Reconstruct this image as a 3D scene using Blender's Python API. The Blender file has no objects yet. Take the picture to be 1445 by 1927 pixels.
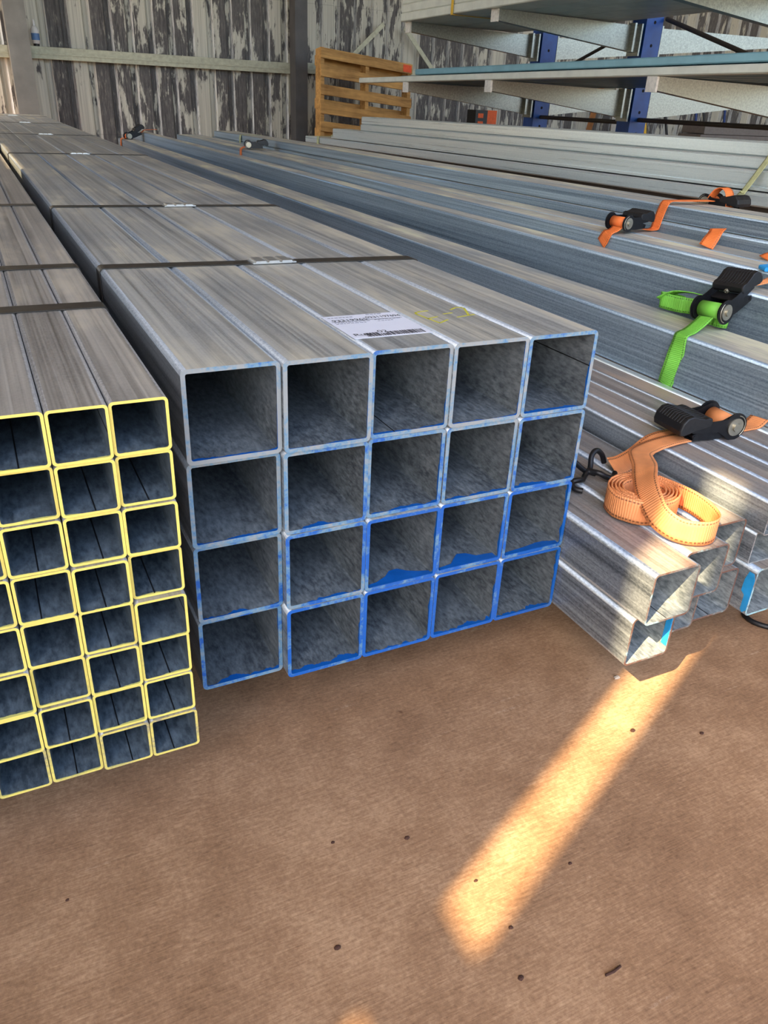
import bpy, math, random
from mathutils import Vector, Matrix
random.seed(7)
SC = bpy.context.scene
COL = SC.collection
ZF = -0.085            # floor level while building (packs rest on timber bearers at z = 0); everything is lifted at the end
# ------------------------------------------------------------------ camera
W, H, FPX = 1445, 1927, 1462.15
cam_d = bpy.data.cameras.new('camera')
cam = bpy.data.objects.new('camera', cam_d); COL.objects.link(cam)
SC.camera = cam
yaw, pit, rol = 0.477362349, -0.486693809, 0.048580437
f = Vector((math.sin(yaw)*math.cos(pit), math.cos(yaw)*math.cos(pit), math.sin(pit)))
r = f.cross(Vector((0, 0, 1))).normalized(); u = r.cross(f)
r2 = r*math.cos(rol) + u*math.sin(rol); u2 = -r*math.sin(rol) + u*math.cos(rol)
cam.matrix_world = Matrix(((r2.x, u2.x, -f.x, -0.146861713), (r2.y, u2.y, -f.y, -0.715632132), (r2.z, u2.z, -f.z, 0.633833744), (0, 0, 0, 1)))
cam_d.sensor_fit = 'VERTICAL'; cam_d.sensor_height = 24.0
cam_d.lens = FPX/H*24.0
cam_d.clip_start = 0.02; cam_d.clip_end = 200
# ------------------------------------------------------------------ sky, sun, exposure
SUN_DIR = Vector((0.98, 0.475, -1.0)).normalized()
world = bpy.data.worlds.new('world'); SC.world = world; world.use_nodes = True
wn = world.node_tree; wn.nodes.clear()
sky = wn.nodes.new('ShaderNodeTexSky'); sky.sky_type = 'NISHITA'; sky.sun_disc = False
sky.sun_elevation = math.radians(42.6); sky.sun_rotation = math.atan2(-SUN_DIR.x, -SUN_DIR.y)
sky.air_density = 1.0; sky.dust_density = 2.5; sky.ozone_density = 1.0
bg = wn.nodes.new('ShaderNodeBackground'); bg.inputs[1].default_value = 0.42
wo = wn.nodes.new('ShaderNodeOutputWorld')
wn.links.new(sky.outputs[0], bg.inputs[0]); wn.links.new(bg.outputs[0], wo.inputs[0])
sun_d = bpy.data.lights.new('sun', 'SUN'); sun_d.energy = 11.0; sun_d.color = (1.0, 0.77, 0.45); sun_d.angle = math.radians(0.4)
sun = bpy.data.objects.new('sun', sun_d); COL.objects.link(sun)
sun.rotation_euler = SUN_DIR.to_track_quat('-Z', 'Y').to_euler(); sun.location = (-6, -4, 8)
vs = SC.view_settings
vs.view_transform = 'Standard'; vs.look = 'None'; vs.gamma = 1.0; vs.use_curve_mapping = False
vs.exposure = 0.9
SC.cycles.max_bounces = 6; SC.cycles.diffuse_bounces = 4; SC.cycles.glossy_bounces = 3; SC.cycles.transmission_bounces = 2
SC.cycles.caustics_reflective = False; SC.cycles.caustics_refractive = False

# ------------------------------------------------------------------ helpers
def tag(o, label=None, cat=None, group=None, kind=None):
    if label: o['label'] = label
    if cat: o['category'] = cat
    if group: o['group'] = group
    if kind: o['kind'] = kind
    return o

def link(o, parent=None):
    COL.objects.link(o)
    if parent: o.parent = parent
    return o

def empty(name, loc=(0, 0, 0), rot=(0, 0, 0)):
    o = bpy.data.objects.new(name, None); link(o)
    o.location = loc; o.rotation_euler = rot; o.empty_display_size = 0.05
    return o

def new_mesh(name, verts, faces, mats, idx=None, smooth=None, uvs=None):
    me = bpy.data.meshes.new(name)
    me.from_pydata([tuple(v) for v in verts], [], faces)
    for m in (mats if isinstance(mats, (list, tuple)) else [mats]): me.materials.append(m)
    if idx: me.polygons.foreach_set('material_index', idx)
    if smooth is True: me.polygons.foreach_set('use_smooth', [True]*len(faces))
    elif smooth: me.polygons.foreach_set('use_smooth', smooth)
    if uvs:
        ul = me.uv_layers.new(name='UVMap')
        for p in me.polygons:
            for li in p.loop_indices: ul.data[li].uv = uvs[me.loops[li].vertex_index]
    me.update()
    return me

def obj(name, me, parent=None, loc=(0, 0, 0), rot=(0, 0, 0)):
    o = bpy.data.objects.new(name, me); link(o, parent)
    o.location = loc; o.rotation_euler = rot
    return o

class MB:
    """collects simple solids into one mesh"""
    def __init__(s): s.v = []; s.f = []; s.sm = []
    def add(s, vs, fs, sm=False):
        b = len(s.v); s.v += [Vector(v) for v in vs]; s.f += [tuple(b+i for i in q) for q in fs]; s.sm += [sm]*len(fs)
    def box(s, x0, x1, y0, y1, z0, z1, m=None):
        vs = [Vector((x, y, z)) for x in (x0, x1) for y in (y0, y1) for z in (z0, z1)]
        if m: vs = [m @ v for v in vs]
        s.add(vs, [(0, 1, 3, 2), (4, 6, 7, 5), (0, 4, 5, 1), (2, 3, 7, 6), (0, 2, 6, 4), (1, 5, 7, 3)])
        return s
    def prism(s, poly, h, m):
        """poly: 2D outline, extruded 0..h along local z, then matrix m"""
        n = len(poly)
        vs = [m @ Vector((p[0], p[1], 0)) for p in poly] + [m @ Vector((p[0], p[1], h)) for p in poly]
        fs = [tuple(reversed(range(n))), tuple(range(n, 2*n))] + [(i, (i+1) % n, n+(i+1) % n, n+i) for i in range(n)]
        s.add(vs, fs)
        return s
    def tube(s, pts, rad, seg=8, closed=False):
        pts = [Vector(p) for p in pts]; n = len(pts)
        rads = rad if isinstance(rad, (list, tuple)) else [rad]*n
        t0 = (pts[1]-pts[0]).normalized(); a = t0.orthogonal().normalized(); vs = []
        for i, p in enumerate(pts):
            t = (pts[min(i+1, n-1)]-pts[max(i-1, 0)]).normalized()
            a = (a - t*a.dot(t)).normalized(); b = t.cross(a)
            for k in range(seg):
                an = 2*math.pi*k/seg
                vs.append(p + (a*math.cos(an)+b*math.sin(an))*rads[i])
        fs = [(i*seg+k, i*seg+(k+1) % seg, (i+1)*seg+(k+1) % seg, (i+1)*seg+k) for i in range(n-1) for k in range(seg)]
        s.add(vs, fs, True)
        s.add(vs[:seg], [tuple(reversed(range(seg)))]); s.add(vs[-seg:], [tuple(range(seg))])
        return s
    def cyl(s, p0, p1, rad, seg=16): return s.tube([p0, p1], rad, seg)
    def build(s, name, mat, parent=None, loc=(0, 0, 0), rot=(0, 0, 0)):
        me = new_mesh(name, s.v, s.f, mat, smooth=s.sm)
        return obj(name, me, parent, loc, rot)

def cbox(x0, x1, y0, y1, z0, z1, ch=0.003):
    """chamfered box (verts, faces) built by profile in xz with cut corners, extruded in y"""
    prof = [(x0+ch, z0), (x1-ch, z0), (x1, z0+ch), (x1, z1-ch), (x1-ch, z1), (x0+ch, z1), (x0, z1-ch), (x0, z0+ch)]
    n = 8
    vs = [(x, y0, z) for x, z in prof] + [(x, y1, z) for x, z in prof]
    fs = [tuple(range(n)), tuple(reversed(range(n, 2*n)))] + [(i, n+i, n+(i+1) % n, (i+1) % n) for i in range(n)]
    return vs, fs

# ------------------------------------------------------------------ node helpers
class NT:
    def __init__(s, name):
        s.m = bpy.data.materials.new(name); s.m.use_nodes = True
        s.t = s.m.node_tree; s.b = s.t.nodes['Principled BSDF']
    def n(s, typ, **kw):
        nd = s.t.nodes.new(typ)
        for k, v in kw.items(): setattr(nd, k, v)
        return nd
    def l(s, a, b): s.t.links.new(a, b)
    def setin(s, nd, k, v):
        if hasattr(v, 'is_output') or isinstance(v, bpy.types.NodeSocket): s.l(v, nd.inputs[k])
        else: nd.inputs[k].default_value = v
    def math(s, op, a, b=0.0, c=0.0, clamp=False):
        nd = s.n('ShaderNodeMath', operation=op, use_clamp=clamp)
        s.setin(nd, 0, a); s.setin(nd, 1, b); s.setin(nd, 2, c)
        return nd.outputs[0]
    def coord(s, kind='Object'): return s.n('ShaderNodeTexCoord').outputs[kind]
    def rnd_coord(s, scale=(1, 1, 1), kind='Object'):
        tc = s.coord(kind); oi = s.n('ShaderNodeObjectInfo')
        off = s.n('ShaderNodeVectorMath', operation='SCALE'); off.inputs[0].default_value = (37.1, 17.3, 53.7)
        s.l(oi.outputs['Random'], off.inputs['Scale'])
        ad = s.n('ShaderNodeVectorMath', operation='ADD'); s.l(tc, ad.inputs[0]); s.l(off.outputs[0], ad.inputs[1])
        mu = s.n('ShaderNodeVectorMath', operation='MULTIPLY'); s.l(ad.outputs[0], mu.inputs[0]); mu.inputs[1].default_value = scale
        return mu.outputs[0]
    def scaled(s, vec, scale):
        mu = s.n('ShaderNodeVectorMath', operation='MULTIPLY'); s.l(vec, mu.inputs[0]); mu.inputs[1].default_value = scale
        return mu.outputs[0]
    def noise(s, vec, scale=1.0, detail=4, rough=0.55, dist=0.0):
        nd = s.n('ShaderNodeTexNoise'); nd.inputs['Scale'].default_value = scale; nd.inputs['Detail'].default_value = detail
        nd.inputs['Roughness'].default_value = rough; nd.inputs['Distortion'].default_value = dist
        s.l(vec, nd.inputs['Vector']); return nd.outputs['Fac']
    def ramp(s, fac, stops):
        nd = s.n('ShaderNodeValToRGB'); e = nd.color_ramp.elements
        while len(e) < len(stops): e.new(0.5)
        for i, (p, c) in enumerate(stops):
            e[i].position = p; e[i].color = c if len(c) == 4 else (*c, 1)
        s.setin(nd, 0, fac); return nd.outputs[0]
    def map(s, v, a, b, c=0.0, d=1.0):
        nd = s.n('ShaderNodeMapRange'); nd.clamp = True
        s.setin(nd, 0, v); s.setin(nd, 1, a); s.setin(nd, 2, b); s.setin(nd, 3, c); s.setin(nd, 4, d)
        return nd.outputs[0]
    def mix(s, fac, a, b):
        nd = s.n('ShaderNodeMix', data_type='RGBA'); 
        s.setin(nd, 0, fac); s.setin(nd, 6, a if not isinstance(a, tuple) or len(a) == 4 else (*a, 1)); s.setin(nd, 7, b if not isinstance(b, tuple) or len(b) == 4 else (*b, 1))
        return nd.outputs[2]
    def xyz(s, vec):
        nd = s.n('ShaderNodeSeparateXYZ'); s.l(vec, nd.inputs[0]); return nd.outputs
    def bump(s, h, strength=0.3, dist=0.002):
        nd = s.n('ShaderNodeBump'); nd.inputs['Strength'].default_value = strength; nd.inputs['Distance'].default_value = dist
        s.l(h, nd.inputs['Height']); s.l(nd.outputs[0], s.b.inputs['Normal'])
    def out(s, color=None, rough=None, metal=None, spec=None):
        if color is not None: s.setin(s.b, 'Base Color', color if not isinstance(color, tuple) or len(color) == 4 else (*color, 1))
        if rough is not None: s.setin(s.b, 'Roughness', rough)
        if metal is not None: s.setin(s.b, 'Metallic', metal)
        if spec is not None: s.setin(s.b, 'Specular IOR Level', spec)
        return s.m

def plain(name, col, rough=0.6, metal=0.0, nscale=40, var=0.12, bump=0.0, spec=0.5):
    k = NT(name); v = k.rnd_coord((nscale,)*3)
    n = k.noise(v, 1.0, 4)
    a = tuple(c*(1-var) for c in col); b = tuple(min(1, c*(1+var)) for c in col)
    if bump: k.bump(n, bump, 0.002)
    return k.out(k.ramp(n, [(0.3, a), (0.7, b)]), rough, metal, spec)

def srgb(r_, g_, b_):
    def c(x):
        x /= 255.0
        return x/12.92 if x <= 0.04045 else ((x+0.055)/1.055)**2.4
    return (c(r_), c(g_), c(b_))

# ------------------------------------------------------------------ materials
def galv_outer(name, lo, hi, dust, dust_amt=0.75, metal=0.7, rough=0.38):
    """drawn galvanised tube: streaks along the length, dust lying on faces that look up"""
    k = NT(name)
    rc = k.rnd_coord()
    st = k.noise(k.scaled(rc, (300, 1.3, 300)), 1.0, 3, 0.65)
    st2 = k.noise(k.scaled(rc, (70, 0.45, 70)), 1.0, 2, 0.6)
    bl = k.noise(k.scaled(rc, (11, 2.6, 11)), 1.0, 4, 0.62)
    sp = k.noise(k.scaled(rc, (420, 260, 420)), 1.0, 1, 0.5)
    fac = k.math('ADD', k.math('MULTIPLY', st, 0.42), k.math('ADD', k.math('MULTIPLY', st2, 0.38), k.math('MULTIPLY', sp, 0.2)))
    base = k.ramp(fac, [(0.36, lo), (0.62, hi)])
    geo = k.n('ShaderNodeNewGeometry'); nz = k.xyz(geo.outputs['Normal'])[2]
    up = k.map(nz, 0.75, 0.99)
    dm = k.math('MULTIPLY', up, k.math('MULTIPLY', k.map(k.math('ADD', bl, k.math('MULTIPLY', st, 0.35)), 0.45, 0.85, 0.35, 1.0), dust_amt))
    dcol = k.ramp(k.math('ADD', k.math('MULTIPLY', st, 0.45), k.math('MULTIPLY', st2, 0.55)), [(0.33, tuple(c*0.6 for c in dust)), (0.5, dust), (0.68, tuple(min(1, c*1.22) for c in dust))])
    dcol = k.mix(k.map(bl, 0.52, 0.64, 0.0, 0.5), dcol, tuple(min(1, c*q) for c, q in zip(dust, (1.62, 1.55, 1.4))))
    dcol = k.mix(k.map(bl, 0.46, 0.34, 0.0, 0.4), dcol, tuple(c*0.42 for c in dust))
    col = k.mix(dm, base, dcol)
    rg = k.math('ADD', k.math('MULTIPLY', dm, 0.22), k.map(st, 0.3, 0.7, rough-0.08, rough+0.12))
    me = k.math('SUBTRACT', metal, k.math('MULTIPLY', dm, metal*0.75))
    k.bump(k.math('ADD', k.math('MULTIPLY', st, 0.7), k.math('MULTIPLY', sp, 0.3)), 0.12, 0.0012)
    return k.out(col, rg, me)

def galv_inner(name, lo, hi, paint=None, depth=0.012):
    """inside of a tube, with over-spray of the end paint on the lip (tube front is at y = 0)"""
    k = NT(name)
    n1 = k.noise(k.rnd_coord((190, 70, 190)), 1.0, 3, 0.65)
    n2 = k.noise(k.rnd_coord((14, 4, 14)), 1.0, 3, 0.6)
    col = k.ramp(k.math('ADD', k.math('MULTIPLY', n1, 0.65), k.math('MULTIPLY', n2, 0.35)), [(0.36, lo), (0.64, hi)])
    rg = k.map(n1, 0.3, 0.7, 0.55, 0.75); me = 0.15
    if paint:
        tc = k.coord(); x, y, z = k.xyz(tc)
        oi = k.n('ShaderNodeObjectInfo'); amt = k.xyz(oi.outputs['Color'])[0]
        geo = k.n('ShaderNodeNewGeometry'); nz = k.xyz(geo.outputs['Normal'])[2]
        lim = k.math('MULTIPLY', k.map(k.noise(k.rnd_coord((24, 0.3, 24)), 1.0, 4, 0.6), 0.40, 0.68, 0.0, depth), k.map(nz, -0.3, 0.9, 0.35, 1.5))
        msk = k.math('MULTIPLY', k.map(k.math('SUBTRACT', k.math('MULTIPLY', lim, k.math('ADD', amt, 0.35)), y), 0.0, 0.0006), 1.0)
        col = k.mix(msk, col, paint); rg = k.math('ADD', rg, k.math('MULTIPLY', msk, -0.08)); me = k.math('MULTIPLY', k.math('SUBTRACT', 1.0, msk), 0.15)
    k.bump(n1, 0.25, 0.0015)
    return k.out(col, rg, me, 0.2)

def end_paint(name, paint, faded, bare, cover=0.5):
    """sawn end face sprayed with marker paint, worn in patches; object colour red = how much paint"""
    k = NT(name)
    n1 = k.noise(k.rnd_coord((28, 28, 28)), 1.0, 5, 0.7)
    n2 = k.noise(k.rnd_coord((190, 190, 190)), 1.0, 3, 0.6)
    oi = k.n('ShaderNodeObjectInfo'); amt = k.xyz(oi.outputs['Color'])[0]
    fac = k.math('ADD', k.math('SUBTRACT', k.math('ADD', k.math('MULTIPLY', n1, 0.7), k.math('MULTIPLY', n2, 0.3)), cover), k.math('MULTIPLY', k.math('SUBTRACT', amt, 0.5), 0.35))
    col = k.ramp(k.math('ADD', fac, 0.5), [(0.38, bare), (0.48, faded), (0.58, paint), (0.8, tuple(c*1.1 for c in paint))])
    k.bump(n2, 0.25, 0.0012)
    return k.out(col, 0.5, 0.0)

BLUE = srgb(14, 88, 168); BLUE_L = srgb(96, 136, 162)
M = {}
M['tube_out'] = galv_outer('galvanised_tube', srgb(104, 110, 116), srgb(188, 194, 198), srgb(186, 180, 164), 0.92, metal=0.5)
M['tube_out_y'] = galv_outer('galvanised_tube_small', srgb(104, 100, 96), srgb(176, 172, 166), srgb(180, 171, 156), 0.92, metal=0.5)
M['tube_out_r'] = galv_outer('galvanised_tube_blue_grey', srgb(96, 114, 130), srgb(176, 194, 206), srgb(222, 211, 186), 0.95, metal=0.45)
M['tube_out_c'] = galv_outer('galvanised_tube_worn', srgb(88, 94, 100), srgb(172, 180, 186), srgb(166, 146, 128), 0.85, metal=0.45)
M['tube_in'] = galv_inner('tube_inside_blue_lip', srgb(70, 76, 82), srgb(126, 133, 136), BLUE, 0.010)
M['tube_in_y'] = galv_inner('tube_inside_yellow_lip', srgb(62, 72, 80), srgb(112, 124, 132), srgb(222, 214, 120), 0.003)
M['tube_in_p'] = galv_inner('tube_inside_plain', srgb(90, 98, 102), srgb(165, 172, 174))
M['end_blue'] = end_paint('blue_end_paint', BLUE, BLUE_L, srgb(138, 146, 148), 0.47)
M['end_yellow'] = end_paint('yellow_end_paint', srgb(226, 206, 104), srgb(206, 188, 104), srgb(150, 138, 112), 0.38)
M['end_rust'] = end_paint('rusty_cut_end', srgb(150, 190, 196), srgb(120, 112, 104), srgb(104, 74, 62), 0.55)
M['end_bare'] = end_paint('bare_cut_end', srgb(170, 176, 178), srgb(140, 142, 142), srgb(110, 108, 104), 0.5)
M['seam'] = plain('weld_seam_dark', srgb(34, 34, 36), 0.5, 0.4)
M['paint_blue'] = plain('blue_paint', BLUE, 0.35, 0.0, 60, 0.15, 0.2)
M['paint_cyan'] = plain('light_blue_paint', srgb(40, 150, 215), 0.4, 0.0, 60, 0.15, 0.2)
M['band'] = plain('black_steel_band', srgb(62, 57, 52), 0.42, 0.35, 50, 0.25, 0.1)
M['seal'] = plain('zinc_seal', srgb(215, 215, 212), 0.3, 0.8, 80, 0.1)
M['timber'] = plain('bearer_timber', srgb(120, 92, 66), 0.85, 0.0, 20, 0.3, 0.3)
M['galv_bright'] = None
def spangle(name, lo, hi, rough=0.33, metal=0.75):
    k = NT(name)
    cx = k.map(k.noise(k.rnd_coord((210, 120, 210)), 1.0, 2, 0.5), 0.3, 0.7)
    st = k.noise(k.rnd_coord((90, 0.8, 90)), 1.0, 4, 0.6)
    fac = k.math('ADD', k.math('MULTIPLY', cx, 0.16), k.math('MULTIPLY', st, 0.84))
    return k.out(k.ramp(fac, [(0.15, lo), (0.7, hi)]), k.map(st, 0.3, 0.7, rough, rough+0.06), metal)
M['galv_bright'] = spangle('spangled_zinc', srgb(196, 208, 210), srgb(232, 240, 238), .26, .5)
M['galv_arm'] = spangle('zinc_arm', srgb(112, 116, 114), srgb(168, 172, 166), 0.32, 0.85)
M['rack_blue'] = plain('rack_blue_enamel', srgb(12, 70, 150), 0.42, 0.0, 12, 0.25, 0.05)
M['hole'] = plain('punched_hole_dark', srgb(12, 12, 16), 0.9)
M['purlin_blue'] = plain('pale_blue_coated_steel', srgb(126, 172, 186), 0.4, 0.1, 8, 0.12)
M['purlin_teal'] = plain('teal_coated_steel', srgb(40, 92, 116), 0.4, 0.1, 8, 0.15)
M['cream_steel'] = plain('cream_coated_steel', srgb(218, 220, 208), 0.45, 0.05, 10, 0.1)
M['white_cap'] = plain('white_end_cap', srgb(222, 216, 206), 0.6, 0.0, 60, 0.15)
M['black_plastic'] = plain('black_handle_plastic', srgb(20, 20, 22), 0.5, 0.0, 160, 0.3, 0.25)
M['black_steel'] = plain('black_coated_steel', srgb(26, 26, 29), 0.38, 0.3, 90, 0.3, 0.1)
M['chrome'] = plain('zinc_hub', srgb(176, 170, 154), 0.32, 0.8, 60, 0.15)
M['column'] = plain('painted_column_steel', srgb(114, 113, 108), 0.6, 0.1, 6, 0.2)
M['column_dark'] = plain('dark_column_steel', srgb(78, 76, 76), 0.6, 0.1, 6, 0.2)
M['girt'] = plain('weathered_girt_zinc', srgb(166, 164, 142), 0.5, 0.3, 25, 0.18)
M['paper'] = plain('white_label_paper', srgb(232, 232, 240), 0.7, 0.0, 30, 0.02)
M['ink'] = plain('black_print', srgb(34, 34, 40), 0.7)
M['ink_grey'] = plain('grey_print', srgb(150, 150, 158), 0.7)
M['chalk'] = plain('yellow_paint_marker', srgb(216, 208, 70), 0.6)
M['rope'] = plain('pale_green_twine', srgb(186, 188, 140), 0.8, 0, 80, 0.2)
M['orange_label'] = plain('orange_label', srgb(232, 84, 32), 0.6)
M['rod_dark'] = plain('dark_brace_steel', srgb(70, 64, 58), 0.6, 0.2)
M['brown_board'] = plain('brown_timber', srgb(150, 100, 56), 0.8, 0, 14, 0.3)
M['grey_board'] = plain('grey_brown_steel_sheet', srgb(104, 96, 90), 0.6, 0.2)
M['orange'] = plain('orange_paint', srgb(228, 96, 36), 0.6)
M['yellow'] = plain('yellow_paint', srgb(226, 180, 50), 0.6)
M['blue_tool'] = plain('blue_tool_paint', srgb(34, 60, 120), 0.6)
M['pale'] = plain('pale_grey_paint', srgb(170, 166, 156), 0.7)
M['bottle'] = plain('white_bottle_plastic', srgb(226, 222, 218), 0.4)
M['bottle_label'] = plain('blue_bottle_label', srgb(92, 128, 176), 0.5)

def webbing(name, col, dark):
    k = NT(name); uv = k.n('ShaderNodeTexCoord').outputs['UV']; uu, vv, _ = k.xyz(uv)
    rib = k.math('SINE', k.math('MULTIPLY', vv, 1800.0))
    d = k.math('ABSOLUTE', k.math('SUBTRACT', k.math('ABSOLUTE', k.math('SUBTRACT', uu, 0.5)), 0.39))
    ln = k.math('MULTIPLY', k.map(d, 0.018, 0.04, 1.0, 0.0), k.map(k.math('SINE', k.math('MULTIPLY', vv, 1250.0)), -0.5, 0.1, 0.25, 1.0))
    n = k.noise(k.rnd_coord((30, 30, 30)), 1.0, 4)
    base = k.ramp(n, [(0.3, tuple(c*0.82 for c in col)), (0.62, col)])
    c = k.mix(k.math('MULTIPLY', ln, 0.85), base, dark)
    k.bump(rib, 0.35, 0.0008)
    return k.out(c, 0.62, 0.0)
M['web_orange'] = webbing('orange_webbing', srgb(248, 160, 100), srgb(96, 44, 24))
M['web_orange2'] = webbing('bright_orange_webbing', srgb(255, 132, 62), srgb(160, 62, 22))
M['web_green'] = webbing('green_webbing', srgb(122, 200, 70), srgb(52, 92, 24))

def wood(name, a, b):
    k = NT(name); n = k.noise(k.rnd_coord((2.2, 30, 30)), 1.0, 5, 0.65, 0.6); n2 = k.noise(k.rnd_coord((5, 7, 7)), 1.0, 3)
    k.bump(n, 0.2, 0.002)
    return k.out(k.ramp(k.math('ADD', k.math('MULTIPLY', n, 0.6), k.math('MULTIPLY', n2, 0.4)), [(0.3, a), (0.68, b)]), 0.75, 0.0)
M['pallet'] = wood('pallet_pine', srgb(116, 78, 34), srgb(218, 168, 98))

def wall_mat():
    """cream sheeting on which a black film has peeled off in ragged vertical patches"""
    k = NT('peeling_black_film_on_cream_sheet'); tc = k.coord(); x, y, z = k.xyz(tc)
    pan = k.math('FLOOR', k.math('DIVIDE', x, 0.19))
    wn_ = k.n('ShaderNodeTexWhiteNoise'); wn_.noise_dimensions = '1D'; k.l(pan, wn_.inputs['W'])
    rv = wn_.outputs['Value']
    sh = k.n('ShaderNodeCombineXYZ'); k.l(k.math('MULTIPLY', rv, 31.0), sh.inputs[0]); k.l(k.math('MULTIPLY', rv, 77.0), sh.inputs[2])
    ad = k.n('ShaderNodeVectorMath', operation='ADD'); k.l(tc, ad.inputs[0]); k.l(sh.outputs[0], ad.inputs[1])
    big = k.noise(k.scaled(ad.outputs[0], (9.0, 9.0, 2.6)), 1.0, 5, 0.62, 0.3)
    fine = k.noise(k.scaled(ad.outputs[0], (60, 60, 9)), 1.0, 4, 0.7)
    st = k.noise(k.scaled(tc, (110, 110, 1.2)), 1.0, 3, 0.6)
    m = k.math('ADD', k.math('ADD', k.math('MULTIPLY', big, 0.8), k.math('MULTIPLY', fine, 0.2)), k.math('MULTIPLY', k.math('SUBTRACT', rv, 0.5), 0.24))
    msk = k.map(m, 0.47, 0.51)
    wear = k.map(fine, 0.55, 0.64, 0.0, 0.55)
    dark = k.ramp(k.math('ADD', k.math('MULTIPLY', st, .5), k.math('MULTIPLY', fine, .5)), [(0.35, srgb(52, 50, 50)), (0.65, srgb(112, 108, 106))])
    dark = k.mix(k.math('MULTIPLY', wear, k.map(big, 0.36, 0.5)), dark, srgb(150, 144, 130))
    cream = k.ramp(st, [(0.3, srgb(158, 154, 140)), (0.7, srgb(206, 202, 186))])
    col = k.mix(msk, dark, cream)
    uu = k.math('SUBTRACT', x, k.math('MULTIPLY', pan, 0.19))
    edge = k.math('MULTIPLY', k.map(uu, 0.168, 0.173), k.map(fine, 0.36, 0.55, 0.2, 0.8))  # right slope of each rib painted paler, its lit edge put into the colour
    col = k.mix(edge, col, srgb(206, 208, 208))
    seam = k.map(k.math('ABSOLUTE', k.math('SUBTRACT', k.math('FRACT', k.math('DIVIDE', z, 0.62)), 0.5)), 0.0, 0.006, 0.35, 0.0)
    col = k.mix(seam, col, srgb(40, 38, 36))
    return k.out(col, k.map(msk, 0, 1, 0.75, 0.5), 0.0)
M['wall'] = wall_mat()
M['wall_plain'] = plain('shed_sheeting', srgb(150, 144, 130), 0.6, 0.1, 5, 0.2)
M['roof'] = plain('roof_sheeting_foil', srgb(170, 168, 162), 0.5, 0.2, 5, 0.15)

def floor_mat():
    k = NT('brown_dusty_concrete'); tc = k.coord()
    big = k.noise(k.scaled(tc, (2.6, 2.6, 2.6)), 1.0, 5, 0.6, 0.4)
    mid = k.noise(k.scaled(tc, (15, 15, 15)), 1.0, 6, 0.65, 0.3)
    fine = k.noise(k.scaled(tc, (190, 190, 190)), 1.0, 4, 0.7)
    rot = k.n('ShaderNodeMapping'); rot.inputs['Rotation'].default_value = (0, 0, 0.5); rot.inputs['Scale'].default_value = (45, 520, 1); k.l(tc, rot.inputs[0])
    brush = k.noise(rot.outputs[0], 1.0, 3, 0.6)
    fac = k.math('ADD', k.math('ADD', k.math('MULTIPLY', big, 0.30), k.math('MULTIPLY', mid, 0.20)), k.math('ADD', k.math('MULTIPLY', fine, 0.28), k.math('MULTIPLY', brush, 0.22)))
    col = k.ramp(fac, [(0.37, srgb(118, 86, 62)), (0.5, srgb(160, 122, 90)), (0.64, srgb(202, 162, 124))])
    vo = k.n('ShaderNodeTexVoronoi'); vo.inputs['Scale'].default_value = 1.0; k.l(k.scaled(tc, (26, 26, 26)), vo.inputs['Vector'])
    spot = k.math('MULTIPLY', k.map(k.math('ADD', vo.outputs['Distance'], k.math('MULTIPLY', fine, 0.1)), 0.08, 0.16, 1.0, 0.0), k.map(k.noise(k.scaled(tc, (5.5, 5.5, 5.5)), 1.0, 2), 0.56, 0.66))
    col = k.mix(k.math('MULTIPLY', spot, 0.75), col, srgb(84, 52, 36))
    sc = k.n('ShaderNodeMapping'); sc.inputs['Rotation'].default_value = (0, 0, -0.9); sc.inputs['Scale'].default_value = (6, 95, 1); k.l(tc, sc.inputs[0])
    scr = k.math('MULTIPLY', k.map(k.noise(sc.outputs[0], 1.0, 2, 0.5), 0.68, 0.76), k.map(fine, 0.45, 0.6))
    col = k.mix(k.math('MULTIPLY', scr, 0.35), col, srgb(206, 182, 158))
    k.bump(k.math('ADD', k.math('MULTIPLY', fine, 0.5), k.math('MULTIPLY', brush, 0.5)), 0.35, 0.0015)
    return k.out(col, k.map(mid, 0.3, 0.7, 0.5, 0.75), 0.0, 0.35)
M['floor'] = floor_mat()
M['yard'] = plain('yard_gravel', srgb(160, 161, 152), 0.9, 0, 3, 0.2)

# ------------------------------------------------------------------ the setting
def struct(o): o['kind'] = 'structure'; return o
fl = MB().box(-2.7, 11.6, -2.6, 8.2, -0.15, 0).build('floor', M['floor'], loc=(0, 0, ZF)); struct(fl)
gr = MB().box(-40, 40, -40, 40, -0.3, -0.02).build('ground_outside', M['yard'], loc=(0, 0, ZF-0.14)); struct(gr)

# back wall of trapezoidal sheets, each sheet an object
WY = 8.0
def sheet_mesh(wid, hgt, mat):
    n = int(round(wid/0.19)); prof = []
    for i in range(n):
        b = i*0.19
        prof += [(b, 0), (b+0.118, 0), (b+0.136, 0.034), (b+0.172, 0.034)]
    prof.append((n*0.19, 0.0)); prof.append((n*0.19+0.012, 0.0))
    vs = [(x, y, 0) for x, y in prof] + [(x, y, hgt) for x, y in prof] + [(x, y+0.002, 0) for x, y in prof] + [(x, y+0.002, hgt) for x, y in prof]
    m = len(prof)
    fs = [(i, i+1, m+i+1, m+i) for i in range(m-1)] + [(2*m+i+1, 2*m+i, 3*m+i, 3*m+i+1) for i in range(m-1)]
    return new_mesh('wall_sheet', vs, fs, mat)
wb = empty('wall_back', (-2.7, WY, ZF)); struct(wb)
for i in range(19):
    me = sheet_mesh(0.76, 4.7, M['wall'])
    # object space x keeps running along the wall so the film pattern differs from sheet to sheet
    for v in me.vertices: v.co.x += i*0.76
    obj('wall_sheet', me, wb, (0, -0.0015*(i % 2), 0))
MB().box(0, 14.5, 0.05, 0.07, 0, 4.7).build('wall_lining', M['wall_plain'], wb)

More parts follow.
